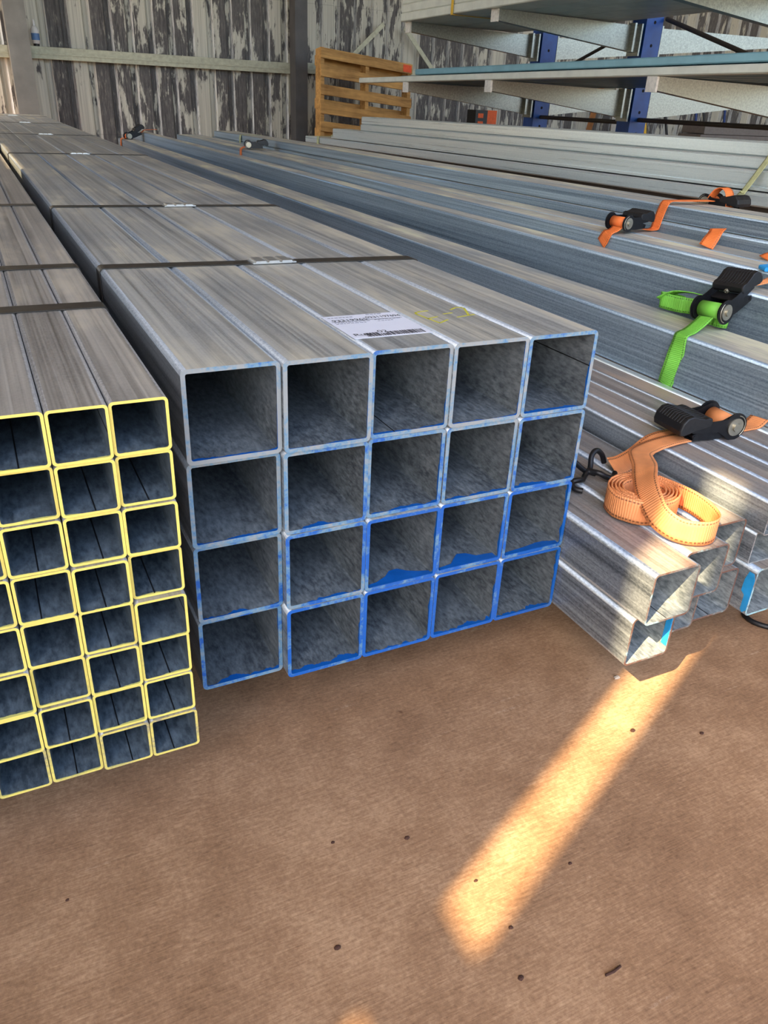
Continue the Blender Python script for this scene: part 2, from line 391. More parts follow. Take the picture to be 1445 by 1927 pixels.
def c_section(wid, hgt, lip, t, L, mat, name, ch=0.0015):
    """C section: web at x=0 facing -x, flanges to +x, lips; runs along y from 0 to L"""
    o = [(wid, lip), (wid, 0), (ch, 0), (0, ch), (0, hgt-ch), (ch, hgt), (wid, hgt), (wid, hgt-lip)]
    inn = [(wid-t, lip), (wid-t, t), (ch+t*.4, t), (t, ch+t*.4), (t, hgt-ch-t*.4), (ch+t*.4, hgt-t), (wid-t, hgt-t), (wid-t, hgt-lip)]
    prof = o + inn[::-1]; n = len(prof)
    vs = [(x, 0, z) for x, z in prof] + [(x, L, z) for x, z in prof]
    fs = [(i, (i+1) % n, n+(i+1) % n, n+i) for i in range(n)]
    for b, rev in ((0, False), (n, True)):
        for i in range(7):
            q = (b+i, b+i+1, b+n-2-i, b+n-1-i); fs.append(q if rev else q[::-1])
    return new_mesh(name, vs, fs, mat)

# girts: horizontal C sections fixed to the wall between the columns
for (x0, x1, z0) in ((-2.6, 0.36, 0.825), (0.53, 3.0, 0.832), (3.14, 11.5, 0.845)):
    me = c_section(0.055, 0.098, 0.02, 0.003, x1-x0, M['girt'], 'girt')
    g = obj('trim_girt', me, None, (x0, WY-0.002, z0), (0, 0, -math.pi/2))
    struct(g); g.location = (x0, WY-0.07, z0)
    g.rotation_euler = (0, 0, 0)
    for v in g.data.vertices: v.co = Vector((v.co.y, v.co.x, v.co.z))
    lip = MB().box(0, x1-x0, -0.006, 0.0, 0.036, 0.048).build('girt_rib', M['girt'], g)
for nm, x0, x1, m in (('column', 0.362, 0.535, 'column'), ('column', 2.995, 3.125, 'column_dark'), ('column', 7.6, 7.75, 'column_dark')):
    mb = MB(); y0, y1 = WY-0.235, WY-0.075
    mb.box(x0, x1, y0, y0+0.012, 0, 4.7); mb.box(x0, x1, y1-0.012, y1, 0, 4.7); mb.box((x0+x1)/2-0.006, (x0+x1)/2+0.006, y0+0.012, y1-0.012, 0, 4.7)
    mb.box(x0, x0+0.006, y0+0.012, y1-0.012, 0, 4.7)
    c = mb.build('trim_column', M[m], None, (0, 0, ZF)); struct(c)
# unseen left wall, gaps cut to shape the sun patches, rear bay opened for glow; roof; right wall
lw = empty('wall_left', (-2.6, 0, ZF)); struct(lw)
def lwbox(y0, y1, z0, z1): MB().box(-0.002, 0, y0, y1, z0, z1).build('wall_panel', M['wall_plain'], lw)
SZ = 0.085
lwbox(-2.4, -1.696, 0, 4.7); lwbox(-1.637, .84, 0, 4.7); lwbox(2.04, 5.4, 0, 4.7)
lwbox(.84, 2.04, 0, 3.03+SZ); lwbox(.84, 2.04, 3.056+SZ, 4.7)
lwbox(-1.696, -1.637, 0, 2.36+SZ); lwbox(-1.696, -1.637, 2.603+SZ, 2.735+SZ); lwbox(-1.696, -1.637, 3.60+SZ, 4.7)
lwbox(5.4, 8.0, 3.3, 4.7); lwbox(7.75, 8.0, 0, 3.3)
rw = MB().box(11.5, 11.53, 2.0, 8.0, 0, 4.7).build('wall_right', M['wall_plain'], None, (0, 0, ZF)); struct(rw)
rf = MB().box(-2.75, 11.7, -2.5, 8.2, 4.7, 4.75).build('ceiling', M['roof'], None, (0, 0, ZF)); struct(rf)

# ------------------------------------------------------------------ tubes
_tm = {}
def tube_mesh(key, w, h, t, rad, L, mats, seg=5):
    if key in _tm: return _tm[key]
    def ring(w_, h_, r_, zc):
        pts = []; flat = []
        for (cx, cz, a0) in ((w_/2-r_, h_/2-r_, 0), (-w_/2+r_, h_/2-r_, 90), (-w_/2+r_, -h_/2+r_, 180), (w_/2-r_, -h_/2+r_, 270)):
            for i in range(seg+1):
                a = math.radians(a0+90*i/seg); pts.append((cx+r_*math.cos(a), zc+cz+r_*math.sin(a)))
        return pts
    o = ring(w, h, rad, h/2); i_ = ring(w-2*t, h-2*t, max(rad-t, 0.0022), h/2); n = len(o)
    vs = [(x, 0, z) for x, z in o] + [(x, L, z) for x, z in o] + [(x, 0, z) for x, z in i_] + [(x, L, z) for x, z in i_]
    fs, idx, sm = [], [], []
    for k in range(n):
        j = (k+1) % n; corner = (k % (seg+1)) != seg
        fs.append((k, n+k, n+j, j)); idx.append(0); sm.append(corner)
        fs.append((2*n+k, 2*n+j, 3*n+j, 3*n+k)); idx.append(2); sm.append(False)
        fs.append((k, j, 2*n+j, 2*n+k)); idx.append(1); sm.append(False)
        fs.append((n+j, n+k, 3*n+k, 3*n+j)); idx.append(3 if len(mats) > 3 else 1); sm.append(False)
    me = new_mesh('square_tube', vs, fs, mats, idx, sm)
    _tm[key] = me
    return me

def seam_mesh(key, L):
    if key in _tm: return _tm[key]
    a, b = 0.0007, 0.0004
    vs = [(-a, 0.001, 0), (a, 0.001, 0), (a*0.5, 0.001, b), (-a*0.5, 0.001, b), (-a, L, 0), (a, L, 0), (a*0.5, L, b), (-a*0.5, L, b)]
    me = new_mesh('weld_seam', vs, [(0, 1, 2, 3), (4, 7, 6, 5), (0, 4, 5, 1), (1, 5, 6, 2), (2, 6, 7, 3), (3, 7, 4, 0)], M['seam'])
    _tm[key] = me
    return me

def add_seam(tube, side, w, h, t, L, off=0.0):
    me = seam_mesh('seam%.2f' % L, L)
    if side == 'bottom': o = obj('weld_seam', me, tube, (off, 0, t))
    elif side == 'right': o = obj('weld_seam', me, tube, (w/2-t, 0, h/2+off), (0, -math.pi/2, 0))
    elif side == 'left': o = obj('weld_seam', me, tube, (-w/2+t, 0, h/2+off), (0, math.pi/2, 0))
    else: o = obj('weld_seam', me, tube, (off, 0, h-t), (0, math.pi, 0))
    return o

ORD = ['top row', 'second row', 'third row', 'fourth row', 'fifth row', 'sixth row', 'seventh row', 'bottom row']
# blue-ended pack: 5 columns x 4 rows of 100 mm tube
LB = 7.2
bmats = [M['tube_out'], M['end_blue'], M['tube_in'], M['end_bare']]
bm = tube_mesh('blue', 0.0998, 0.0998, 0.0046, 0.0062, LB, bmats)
PB = 0.1005
coln = ['leftmost column', 'second column from left', 'middle column', 'fourth column from left', 'rightmost column']
rown = ['top row', 'second row from top', 'third row from top', 'bottom row']
amt = [[.10, .12, .22, .14, .30], [.22, .34, .36, .32, .46], [.34, .42, .66, .62, .62], [.42, .68, .74, .74, .78]]
yoff = {(0, 0): .001, (1, 0): .007, (2, 0): .011, (3, 0): .016, (0, 1): -.003, (1, 1): .0, (0, 2): .002, (1, 2): .003}
blue_tubes = {}
for rI in range(4):
    for c in range(5):
        o = obj('square_tube', bm, None, ((c+0.5)*PB + random.uniform(-.0004, .0004), yoff.get((rI, c), random.uniform(-.002, .002)), (3-rI)*PB + 0.0002))
        if c == 0 and rI == 0: o.location.z -= 0.0
        o.color = (amt[rI][c], 0, 0, 1)
        tag(o, 'large square tube with blue painted end, %s, %s' % (rown[rI], coln[c]), 'steel tube', 'blue ended square tubes in the centre pack')
        blue_tubes[(rI, c)] = o
add_seam(blue_tubes[(0, 2)], 'bottom', .0995, .0995, .0046, LB-.1, -0.018)
add_seam(blue_tubes[(0, 4)], 'right', .0995, .0995, .0046, LB-.1, 0.006)
# blobs of blue paint run down on the inner lip of two tubes
for key, pts in (((2, 2), [(-.044, 0), (-.044, .006), (-.03, .008), (-.014, .016), (-.004, .026), (.008, .027), (.018, .018), (.03, .012), (.044, .008), (.044, 0)]),
                 ((2, 3), [(-.042, 0), (-.042, .005), (-.022, .008), (-.012, .018), (-.002, .027), (.01, .024), (.02, .014), (.044, .012), (.044, 0)]),
                 ((2, 4), [(-.042, 0), (-.042, .006), (-.01, .009), (.01, .012), (.02, .013), (.044, .008), (.044, 0)])):
    mb = MB(); mb.prism(pts, 0.0006, Matrix.Translation((0, 0.0003, 0.0046)))
    mb.build('paint_run', M['paint_blue'], blue_tubes[key])

# shipping label on the middle tube, marker writing on the fourth
lab = MB().box(-0.049, 0.049, 0, 0.099, 0, 0.0004).build('paper_label', M['paper'], blue_tubes[(0, 2)], (0.0, 0.047, 0.0997))
def text_part(s, x, y, size, mat, parent, z=0.0006, sx=1.0):
    cu = bpy.data.curves.new('txt', 'FONT'); cu.body = s; cu.size = size
    t = bpy.data.objects.new('txt', cu); COL.objects.link(t)
    bpy.context.view_layer.update()
    me = bpy.data.meshes.new_from_object(t.evaluated_get(bpy.context.evaluated_depsgraph_get()))
    bpy.data.objects.remove(t); bpy.data.curves.remove(cu)
    for v in me.vertices: v.co.x *= sx
    me.materials.clear(); me.materials.append(mat)
    return obj('printed_text', me, parent, (x, y, z))
text_part('93319965', -0.044, 0.073, 0.0115, M['ink'], lab)
text_part('0231197694', 0.002, 0.078, 0.0125, M['ink'], lab, sx=0.74)
text_part('Run', -0.044, 0.010, 0.013, M['ink'], lab)
text_part('02', -0.012, 0.016, 0.013, M['ink'], lab)
for (x, y, s, t) in ((-0.044, 0.088, 0.006, 'CUSTOMER REF No.'), (0.012, 0.092, 0.006, 'HEAT No.'), (-0.044, 0.066, 0.0055, 'SQUARE HOLLOW SECTION'), (0.008, 0.068, 0.0055, 'LENGTH  PIECES')):
    pass
# fine unreadable print as short rules
mb = MB()
for (x0, x1, y) in ((-.044, -.012, .089), (.008, .026, .094), (-.044, .002, .067), (.008, .040, .069), (-.044, -.006, .062), (.010, .030, .063)):
    x = x0
    while x < x1:
        w_ = random.uniform(.002, .005); mb.box(x, x+w_, y, y+.0022, .0004, .0006); x += w_+.0012
mb.build('fine_print', M['ink_grey'], lab)['kind'] = 'stuff'
mb = MB(); x = -0.030
mb.box(-.046, .046, .0715, .0722, .0004, .0006)
while x < 0.044:
    w_ = random.choice((.0005, .0008, .0013, .0018)); mb.box(x, x+w_, .004, .018 if x > -.004 or x < -.014 else .012, .0004, .0006); x += w_+random.choice((.0006, .001, .0014))
mb.build('barcode', M['ink'], lab)['kind'] = 'stuff'

def stroke(mb, pts, wid=0.0030, z=0.0):
    for a, b in zip(pts[:-1], pts[1:]):
        a = Vector((a[0], a[1], 0)); b = Vector((b[0], b[1], 0)); d = (b-a).normalized(); p = Vector((-d.y, d.x, 0))*wid/2
        e = d*wid*0.3
        q = [a-e+p, a-e-p, b+e-p, b+e+p]
        mb.add([v+Vector((0, 0, z)) for v in q] + [v+Vector((0, 0, z+.0003)) for v in q], [(0, 3, 2, 1), (4, 5, 6, 7), (0, 1, 5, 4), (1, 2, 6, 5), (2, 3, 7, 6), (3, 0, 4, 7)])
mb = MB()
for pts in ([(.345, .142), (.333, .141), (.325, .137), (.323, .130), (.330, .084)], [(.330, .084), (.347, .095)], [(.325, .106), (.342, .112)], [(.357, .122), (.370, .124)], [(.377, .139), (.389, .147), (.397, .147), (.398, .140), (.385, .108)], [(.366, .103), (.394, .109)]):
    stroke(mb, [(x-3.5*PB, y) for x, y in pts])
mb.build('marker_writing', M['chalk'], blue_tubes[(0, 3)], (0, 0, 0.0996))

# yellow-ended pack: 6 columns x 8 rows of 50 mm tube, front 65 mm nearer than the blue pack
LY = 7.2; PY = 0.0502
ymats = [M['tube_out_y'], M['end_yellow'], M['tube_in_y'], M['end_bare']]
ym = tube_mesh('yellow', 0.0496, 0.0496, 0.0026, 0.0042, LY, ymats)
ycn = ['rightmost column', 'second column from right', 'third column from right', 'fourth column from right', 'fifth column from right', 'sixth column from right']
yrn = ['top row', 'second row from top', 'third row from top', 'fourth row from top', 'fifth row from top', 'third row from bottom', 'second row from bottom', 'bottom row']
for rI in range(8):
    for c in range(6):
        o = obj('square_tube', ym, None, (-0.025-(c+0.5)*PY + random.uniform(-.0003, .0003) , -0.066 + random.uniform(-.004, .003), (7-rI)*PY + 0.0002))
        o.color = (random.uniform(.45, .62) if rI < 7 else 0.12, 0, 0, 1)
        if rI == 7: o.location.y += 0.003
        tag(o, 'small square tube with yellow painted end, %s, %s' % (yrn[rI], ycn[c]), 'steel tube', 'yellow ended square tubes in the left pack')
        sd = random.choice(['bottom', 'bottom', 'bottom', 'right', 'none'])
        if c < 5 and sd != 'none': add_seam(o, sd, .0496, .0496, .0026, LY-.1, random.uniform(-.006, .006))

# steel bands round the two packs, with crimped seals
def band(name, x0, x1, z0, z1, y, wid, label, seal_x=None, slope=0.0):
    g = 0.0008; t = 0.0010; rr = 0.006
    pts = []
    for (cx, cz, a0) in ((x1-rr, z1-rr, 0), (x0+rr, z1-rr, 90), (x0+rr, z0+rr, 180), (x1-rr, z0+rr, 270)):
        for i in range(5):
            a = math.radians(a0+90*i/4); pts.append((cx+math.cos(a), cz+math.sin(a), cx, cz, math.cos(a), math.sin(a)))
    e = empty(name, ((x0+x1)/2, y, z0)); n = len(pts); vs = []; fs = []
    for (_, _, cx, cz, ca, sa) in pts:
        for rad in (rr+g, rr+g+t):
            for yy in (-wid/2, wid/2):
                xx = cx+ca*rad; vs.append((xx-(x0+x1)/2, yy - slope*(xx-(x0+x1)/2), cz+sa*rad-z0))
    for i in range(n):
        j = (i+1) % n; a, b = i*4, j*4
        fs += [(a+2, a+3, b+3, b+2), (a, b, b+1, a+1), (a, a+2, b+2, b), (a+1, b+1, b+3, a+3)]
    obj('band_strip', new_mesh('band_strip', vs, fs, M['band']), e)
    if seal_x is not None:
        zt = z1-z0+g+t; mb = MB(); xs = seal_x-(x0+x1)/2
        for k in range(3):
            mb.add(*cbox(xs-.030+k*.021, xs-.030+k*.021+.017, -wid/2-.003, wid/2+.003, zt, zt+.0042, .0012))
        mb.box(xs-.034, xs+.036, -wid/2-.0012, wid/2+.0012, zt-.0004, zt+.0016)
        mb.build('seal', M['seal'], e)
    tag(e, label, 'strap', 'steel bands around the tube packs')
    return e
names = ['nearest', 'second nearest', 'third', 'fourth', 'fifth', 'farthest']
for i, (y, sx, sl) in enumerate(((0.492, .257, .06), (1.178, .27, .05), (2.735, .25, .03), (4.08, .25, .02), (5.48, .25, .0), (6.75, .25, .0))):
    band('steel_band', 0.0, 5*PB, 0.0002, 4*PB-0.0006, y, 0.030, 'black steel band with zinc seal around the blue ended pack, %s of six' % names[i], sx, sl)
for i, (y, sl) in enumerate(((0.278, .0), (0.527, .0), (1.225, .0), (3.0, 0))):
    band('steel_band', -0.025-6*PY, -0.025, 0.0002, 8*PY-0.0006, y, 0.030, 'black steel band around the yellow ended pack, %s' % ['nearest to the cut ends', 'second from the cut ends', 'third from the cut ends', 'farthest from the cut ends'][i])

# timber bearers under the packs
def bearer(x0, x1, y, z1, label, wid=0.09):
    mb = MB(); vs, fs = cbox(x0, x1, -wid/2, wid/2, 0, z1-ZF-0.0004, 0.004); mb.add(vs, fs)
    o = mb.build('timber_bearer', M['timber'], None, (0, y, ZF)); tag(o, label, 'timber', 'timber bearers under the packs')
yn = ['near the front', 'at mid length', 'near the back wall']
for i, y in enumerate((0.7, 3.6, 6.5)):
    bearer(0.01, 0.495, y, 0.0, 'timber bearer under the blue ended pack %s' % yn[i])
    bearer(-0.32, -0.03, y, 0.0, 'timber bearer under the yellow ended pack %s' % yn[i])
for i, y in enumerate((0.6, 3.0)):
    bearer(0.502, 0.96, y, 0.0, 'timber bearer under the loose tubes beside the blue pack %s' % yn[i])

# ------------------------------------------------------------------ loose 75 mm tubes right of the blue pack
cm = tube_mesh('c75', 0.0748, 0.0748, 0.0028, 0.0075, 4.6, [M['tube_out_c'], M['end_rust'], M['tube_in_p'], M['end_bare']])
ct = {}
for key, x, y, z, a, lb in (('T1', .5412, -.150, 0, .35, 'worn square tube with rusty end and sunlight inside, lowest left of the loose heap'),
                            ('T2', .6185, -.118, 0, .45, 'worn square tube set back between two others, lower row of the loose heap'),
                            ('T3', .6975, -.110, 0, .3, 'worn square tube with rusty end, lower row right of the loose heap'),
                            ('T4', .7835, -.131, 0, .75, 'square tube with light blue paint on its left edge, at the right edge'),
                            ('U1', .5408, -.167, .0752, .5, 'worn square tube jutting furthest forward, upper left of the loose heap'),
                            ('U2', .6165, -.143, .0752, .4, 'worn square tube under the orange strap coil, upper middle of the loose heap'),
                            ('U3', .6945, -.102, .0752, .25, 'worn square tube with brown edge, upper right of the loose heap')):
    o = obj('square_tube', cm, None, (x, y, z+.0002)); o.color = (a, 0, 0, 1); ct[key] = o
    tag(o, lb, 'steel tube', 'loose square tubes beside the centre pack')
for key, sd, of in (('U1', 'bottom', .0), ('T1', 'top', .012), ('U2', 'bottom', -.012), ('T2', 'left', .01), ('T3', 'bottom', .0)):
    add_seam(ct[key], sd, .0748, .0748, .0028, 4.4, of)
# light blue paint strip on the edge of the lone tube and inside the lowest left one
pts = [(0.006, .004), (.010, .008), (.010, .030), (.0165, .034), (.016, .052), (.012, .066), (.004, .066), (.0005, .058), (.0005, .01)]
MB().prism([(-p[1], p[0]) for p in pts], 0.0004, Matrix.Translation((-.0374, 0, 0)) @ Matrix.Rotation(-math.pi/2, 4, 'Y') @ Matrix.Rotation(math.pi, 4, 'Z') @ Matrix.Scale(-1, 4, (0, 1, 0))).build('paint_patch', M['paint_cyan'], ct['T4'])
MB().box(.0337, .0346, .001, .010, .012, .060).build('paint_patch', M['paint_cyan'], ct['T1'])

# 50 mm tubes stacked right of the heap (two layers of four)
b5 = tube_mesh('b50', 0.0508, 0.0508, 0.002, 0.0042, 5.6, [M['tube_out_c'], M['end_bare'], M['tube_in_p'], M['end_bare']])
lay = ['upper layer', 'lower layer']
pos4 = ['nearest the loose heap', 'second from the loose heap', 'third from the loose heap', 'fourth from the loose heap', 'fifth from the loose heap']
for l in range(2):
    for i in range(4+l):
        o = obj('square_tube', b5, None, (.7665+i*.0525, -.125+.01*l+.006*((i*7) % 3), .1312-.0512*l)); o.color = (.4, 0, 0, 1)
        tag(o, 'slim square tube under the orange ratchet, %s, %s' % (lay[l], pos4[i]), 'steel tube', 'slim tubes under the orange ratchet')
c75b = tube_mesh('c75b', 0.0748, 0.0792, 0.0028, 0.0085, 5.4, [M['tube_out_c'], M['end_bare'], M['tube_in_p'], M['end_bare']])
o = obj('square_tube', c75b, None, (.868, -.09, .0002)); o.color = (.4, 0, 0, 1)
tag(o, 'square tube at floor level under the low stack, right of the blue edged tube', 'steel tube', 'loose square tubes beside the centre pack')
ct['T4'].scale.z = 1.058
gt = tube_mesh('gap', .0245, .049, .002, .006, 5.6, [M['galv_bright'], M['end_bare'], M['tube_in_p'], M['end_bare']])
o = obj('square_tube', gt, None, (.9655, -.12, .1312)); tag(o, 'bright narrow tube in the slot beside the tube with the green strap', 'steel tube')
# long blue grey tubes A, K, J, H running to the back wall
def long_tube(key, w, h, x0, ztop, y0, y1, label, mats=None, tilt=0.0, rad=0.006, t=0.003):
    L = y1-y0
    me = tube_mesh(key, w, h, t, rad, L, mats or [M['tube_out_r'], M['end_bare'], M['tube_in_p'], M['end_bare']])
    o = obj('square_tube', me, None, (x0+w/2, y0, ztop-h), (tilt, 0, 0)); o.color = (.4, 0, 0, 1)
    tag(o, label, 'steel tube', 'long blue grey tubes stacked toward the back wall')
    return o
long_tube('A', .116, .1, .979, .277, -.55, 6.4, 'long blue grey tube with the green strap over its edge')
long_tube('K', .070, .1, 1.150, .3425, -.35, 6.7, 'long blue grey tube behind the green coil, green ratchet leaning on it', tilt=-.002)
for i in range(2):
    long_tube('J', .0845, .085, 1.226+i*.0853, .372, -.2, 5.4, 'long blue grey tube under the small orange ratchet, %s of the pair' % ['nearer', 'farther'][i], tilt=-.002)
for i in range(2):
    long_tube('H2', .0745, .09, 1.4005+i*.0755, .402, -.1, 5.1, 'long blue grey tube below the flat tubes, %s of the pair' % ['nearer', 'farther'][i], tilt=-.0072)
for i in range(2):
    long_tube('H', .0735, .0375, 1.406+i*.0745, .4405, -.1, 5.07, 'flat blue grey tube on top of the middle stack, %s of the pair' % ['nearer', 'farther'][i], tilt=-.0072, rad=.004)
def trestle(x0, x1, y, z1, label):
    mb = MB()
    n = max(1, int(round((z1-ZF)/0.09))); hh = (z1-ZF-.0004)/n
    for i in range(n):
        dx = .004*((i*5) % 3); vs, fs = cbox(x0+dx, x1-dx, -.045, .045, i*hh, (i+1)*hh, .004); mb.add(vs, fs)
    o = mb.build('timber_blocks', M['timber'], None, (0, y, ZF)); tag(o, label, 'timber', 'stacked timber blocks under the long tubes')
for i, y in enumerate((0.9, 4.6)):
    w_ = ['front', 'rear'][i]
    trestle(1.006, 1.09, y, .177, '%s timber blocks under the tube with the green strap' % w_)
    trestle(1.152, 1.218, y, .2425-.002*(y+.35), '%s timber blocks under the tube the green ratchet leans on' % w_)
    trestle(1.23, 1.392, y, .287-.002*(y+.2), '%s timber blocks under the pair carrying the small orange ratchet' % w_)
    trestle(1.404, 1.548, y, .312-.0072*(y+.1), '%s timber blocks under the middle stack' % w_)

# ------------------------------------------------------------------ galvanised channels farther right (G)
TILT = -.0105
def channel(key, w, h, lip, x, ztop_at, y_at, y0, y1, mat, label, group, name='steel_channel', tilt=TILT, cat='steel channel'):
    L = y1-y0
    if key not in _tm: _tm[key] = c_section(w, h, lip, .0022, L, mat, name, .005)
    z = ztop_at + math.tan(-tilt)*(y_at-y0)*1.0
    o = obj(name, _tm[key], None, (x, y0, z-h), (tilt, 0, 0))
    tag(o, label, cat, group); return o
GG = 'bright galvanised channels in the middle distance'
channel('G1', .12, .0475, .012, 2.340, .558, 2.0, -.6, 4.71, M['galv_bright'], 'bright spangled galvanised channel, topmost of the stack', GG)
channel('G2', .12, .0400, .012, 2.334, .510, 2.0, -.6, 4.71, M['galv_bright'], 'bright galvanised channel second from top of the stack', GG)
channel('G3', .14, .066, .014, 2.320, .469, 2.0, -.6, 5.17, M['galv_bright'], 'galvanised channel third from top, longer than the two above', GG)
channel('G4', .16, .046, .014, 2.300, .400, 2.0, -.6, 5.68, M['galv_bright'], 'galvanised channel lowest in the stack, tied with twine', GG)
channel('G5', .12, .085, .014, 2.365, .3535, 2.0, -.6, 5.5, M['grey_board'], 'dark channel added as shade in the gap under the galvanised stack', GG)  # added channel, coloured dark to stand for the shade in the gap
# shallow lip on the front of the third channel
mb = MB(); mb.box(-.010, .0, 0, 5.77, -.004, .0).box(-.011, -.008, 0, 5.77, -.010, .0); mb.build('folded_lip', M['galv_bright'], [o for o in COL.objects if o.name == 'steel_channel.002'][0], (0, 0, .012))
for i, y in enumerate((0.6, 4.2)):
    trestle(2.37, 2.48, y, .2665 - math.tan(.0105)*(y-2.0)-.001, '%s timber blocks under the galvanised channels' % ['front', 'rear'][i])

# ------------------------------------------------------------------ cantilever rack
UP = ((3.92, 'middle'), (5.03, 'far'), (2.50, 'near'))
def arm_mesh(L, h0, h1, wid, zt0, zt1):
    """tapered arm from the post (x=0) to the tip (x=-L); top edge nearly level"""
    prof = [(0, zt0-h0), (0, zt0), (-L, zt1), (-L, zt1-h1)]
    m = Matrix.Rotation(math.pi/2, 4, 'X'); mm = MB()
    mm.prism(prof, wid, Matrix.Translation((0, wid/2, 0)) @ m)
    return mm
for (y, nm) in UP:
    e = empty('cantilever_rack_post', (4.02, y, ZF)); tag(e, 'blue steel cantilever rack post with galvanised arms, %s one' % nm, 'rack', 'posts of the cantilever rack')
    mb = MB(); mb.box(-.07, -.055, -.065, .065, 0, 2.1).box(.055, .07, -.065, .065, 0, 2.1).box(-.055, .055, -.008, .008, 0, 2.1)
    mb.box(-.055, -.048, -.065, -.03, 0, 2.1); mb.box(-.048, .055, -.065, -.058, 0, 2.1)
    post = mb.build('post', M['rack_blue'], e)
    for k in range(12):
        z = .55+k*.13
        mb = MB(); mb.cyl((-.0712, .028, z), (-.0698, .028, z), .010, 10); mb.cyl((-.0712, -.030, z), (-.0698, -.030, z), .010, 10); mb.cyl((0.0, -.0656, z+.04), (0.0, -.0648, z+.04), .010, 10)
        mb.build('punched_hole', M['hole'], post)
    MB().box(-.30, .30, -.07, .07, 0, .07).build('base_beam', M['rack_blue'], e)
    tip_low = .783-.0118*(y-3); tip_top = 1.153-.0112*(y-3)
    for zt, hb in ((tip_low-ZF, .165), (tip_top-ZF, .15)):
        a = arm_mesh(1.10, hb, .058, .05, zt-.012, zt).build('arm', M['galv_arm'], e, (-.082, 0, 0))
        MB().box(-1.112, -1.099, -.034, .034, zt-.066, zt-.0004).build('tip_plate', M['white_cap'], a)
        mb = MB(); mb.box(-.012, .0, -.055, .055, zt-hb-.03, zt+.0); mb.box(-.075, -.06, -.062, .0, zt-hb-.01, zt-.0)
        mb.build('bracket_plate', M['galv_arm'], a)
        a = arm_mesh(1.10, hb, .058, .05, zt-.012, zt).build('arm', M['galv_arm'], e, (.082, 0, 0), (0, 0, math.pi))
        mb = MB(); mb.box(-.012, .0, -.055, .055, zt-hb-.03, zt+.0); mb.build('bracket_plate', M['galv_arm'], a)
def brace(p, q, rad, label, mat='rod_dark'):
    p, q = Vector(p), Vector(q)
    o = MB().cyl((0, 0, 0), q-p, rad, 8).build('brace_rod', M[mat], None, p); tag(o, label, 'brace'); return o
brace((4.02, 4.964, .57), (4.02, 3.99, .57), .014, 'dark steel rod joining the far and middle rack posts')
brace((4.02, 3.85, .59), (4.02, 2.57, .59), .014, 'dark steel rod joining the middle and near rack posts')
brace((4.11, 4.96, .88), (4.11, 3.99, 1.18), .012, 'slanting dark rod between the far and middle rack posts')
brace((4.11, 3.85, 1.18), (4.11, 2.57, .80), .014, 'slanting dark rod between the middle and near rack posts')
# load on the lower arms
CB = 'pale blue channels on the lower rack arms'
def load(key, w, h, x, zb, y_ref, y0, y1, mat, label, group, lip=.012, tilt=-.0118):
    L = y1-y0
    if key not in _tm: _tm[key] = c_section(w, h, lip, .002, L, mat, 'coated_channel', .005)
    o = obj('coated_channel', _tm[key], None, (x, y0, zb + math.tan(-tilt)*(y_ref-y0)), (tilt, 0, 0)); tag(o, label, 'steel channel', group); return o
load('creambar', .05, .036, 2.822, .7835, 3.0, -.5, 5.83, M['cream_steel'], 'cream steel channel along the front of the lower rack arms', 'cream channel on lower arms')
where = ['at the front edge', 'second from the front', 'third from the front', 'fourth from the front', 'fifth from the front', 'sixth from the front', 'seventh from the front', 'nearest the blue posts']
for i in range(8):
    load('tealch', .105, .043, 2.876+i*.125, .7838, 3.0, -.5, 5.2, M['purlin_teal'], 'dark teal channel lying on the lower rack arms, %s' % where[i], 'dark teal channels on the lower rack arms')
for i in range(7):
    load('bluech', .115, .036, 2.852+i*.13, .8275, 3.0, -.5, 4.93, M['purlin_blue'], 'pale blue channel in the upper layer on the lower rack arms, %s' % where[i], CB)
# load on the upper arms
lv = ['bottom', 'middle', 'top']
for l in range(3):
    for i in range(5):
        load('creamch', .19, .0500, 2.79+.004*l+i*.196, 1.1535+.0512*l, 3.0, -.9, 5.07-.0*l, M['cream_steel'], 'cream coated channel on the upper rack arms, %s layer, %s' % (lv[l], where[i]), 'cream channels on the upper rack arms', lip=.015, tilt=-.0112)
o = MB().box(-.004, -.001, -.012, .012, -.004, .158).box(-.004, .9, -.012, .012, -.0065, -.004).build('tie_strap', M['yellow'], None, (2.786, 4.35, 1.138)); tag(o, 'pale yellow tie around the cream channels on the upper rack', 'strap')

# ------------------------------------------------------------------ pallet leaning at the back wall
def pallet():
    S = 1.05
    P = Vector((2.985, 7.037, .006)); yw, ln, tl = 0.131, 0.153, 0.083
    u0 = Vector((math.cos(yw), math.sin(yw), 0)); n = Vector((-math.sin(yw), math.cos(yw), 0))
    v0 = Vector((0, 0, 1))*math.cos(ln) + n*math.sin(ln)
    u1 = math.cos(tl)*u0 - math.sin(tl)*v0; v1 = math.sin(tl)*u0 + math.cos(tl)*v0; n1 = u1.cross(v1) * -1
    e = empty('wooden_pallet'); e.matrix_world = Matrix(((u1.x, n1.x, v1.x, P.x), (u1.y, n1.y, v1.y, P.y), (u1.z, n1.z, v1.z, P.z), (0, 0, 0, 1)))
    tag(e, 'pine pallet leaning upright against the back wall', 'pallet')
    for x in (0.0, S/2-.02, S-.04):
        mb = MB(); mb.add(*cbox(x, x+.04, 0.0, .10, 0, S+.02, .004)); mb.build('stringer', M['pallet'], e, (0, .018, 0))
    for z in (.02, .185, .345, .50, .665, .82, .975):
        mb = MB(); mb.add(*cbox(-.005, S+.005, 0, .018, z-.0, z+.088, .003)); mb.build('deck_board', M['pallet'], e)
    for z in (.03, .30, .56, .93):
        mb = MB(); mb.add(*cbox(0, S, .118, .136, z, z+.088, .003)); mb.build('back_board', M['pallet'], e)
    MB().box(S-.11, S-.01, -.003, -.0005, .985, 1.05).build('sticker', M['orange_label'], e)
    return e
pallet()
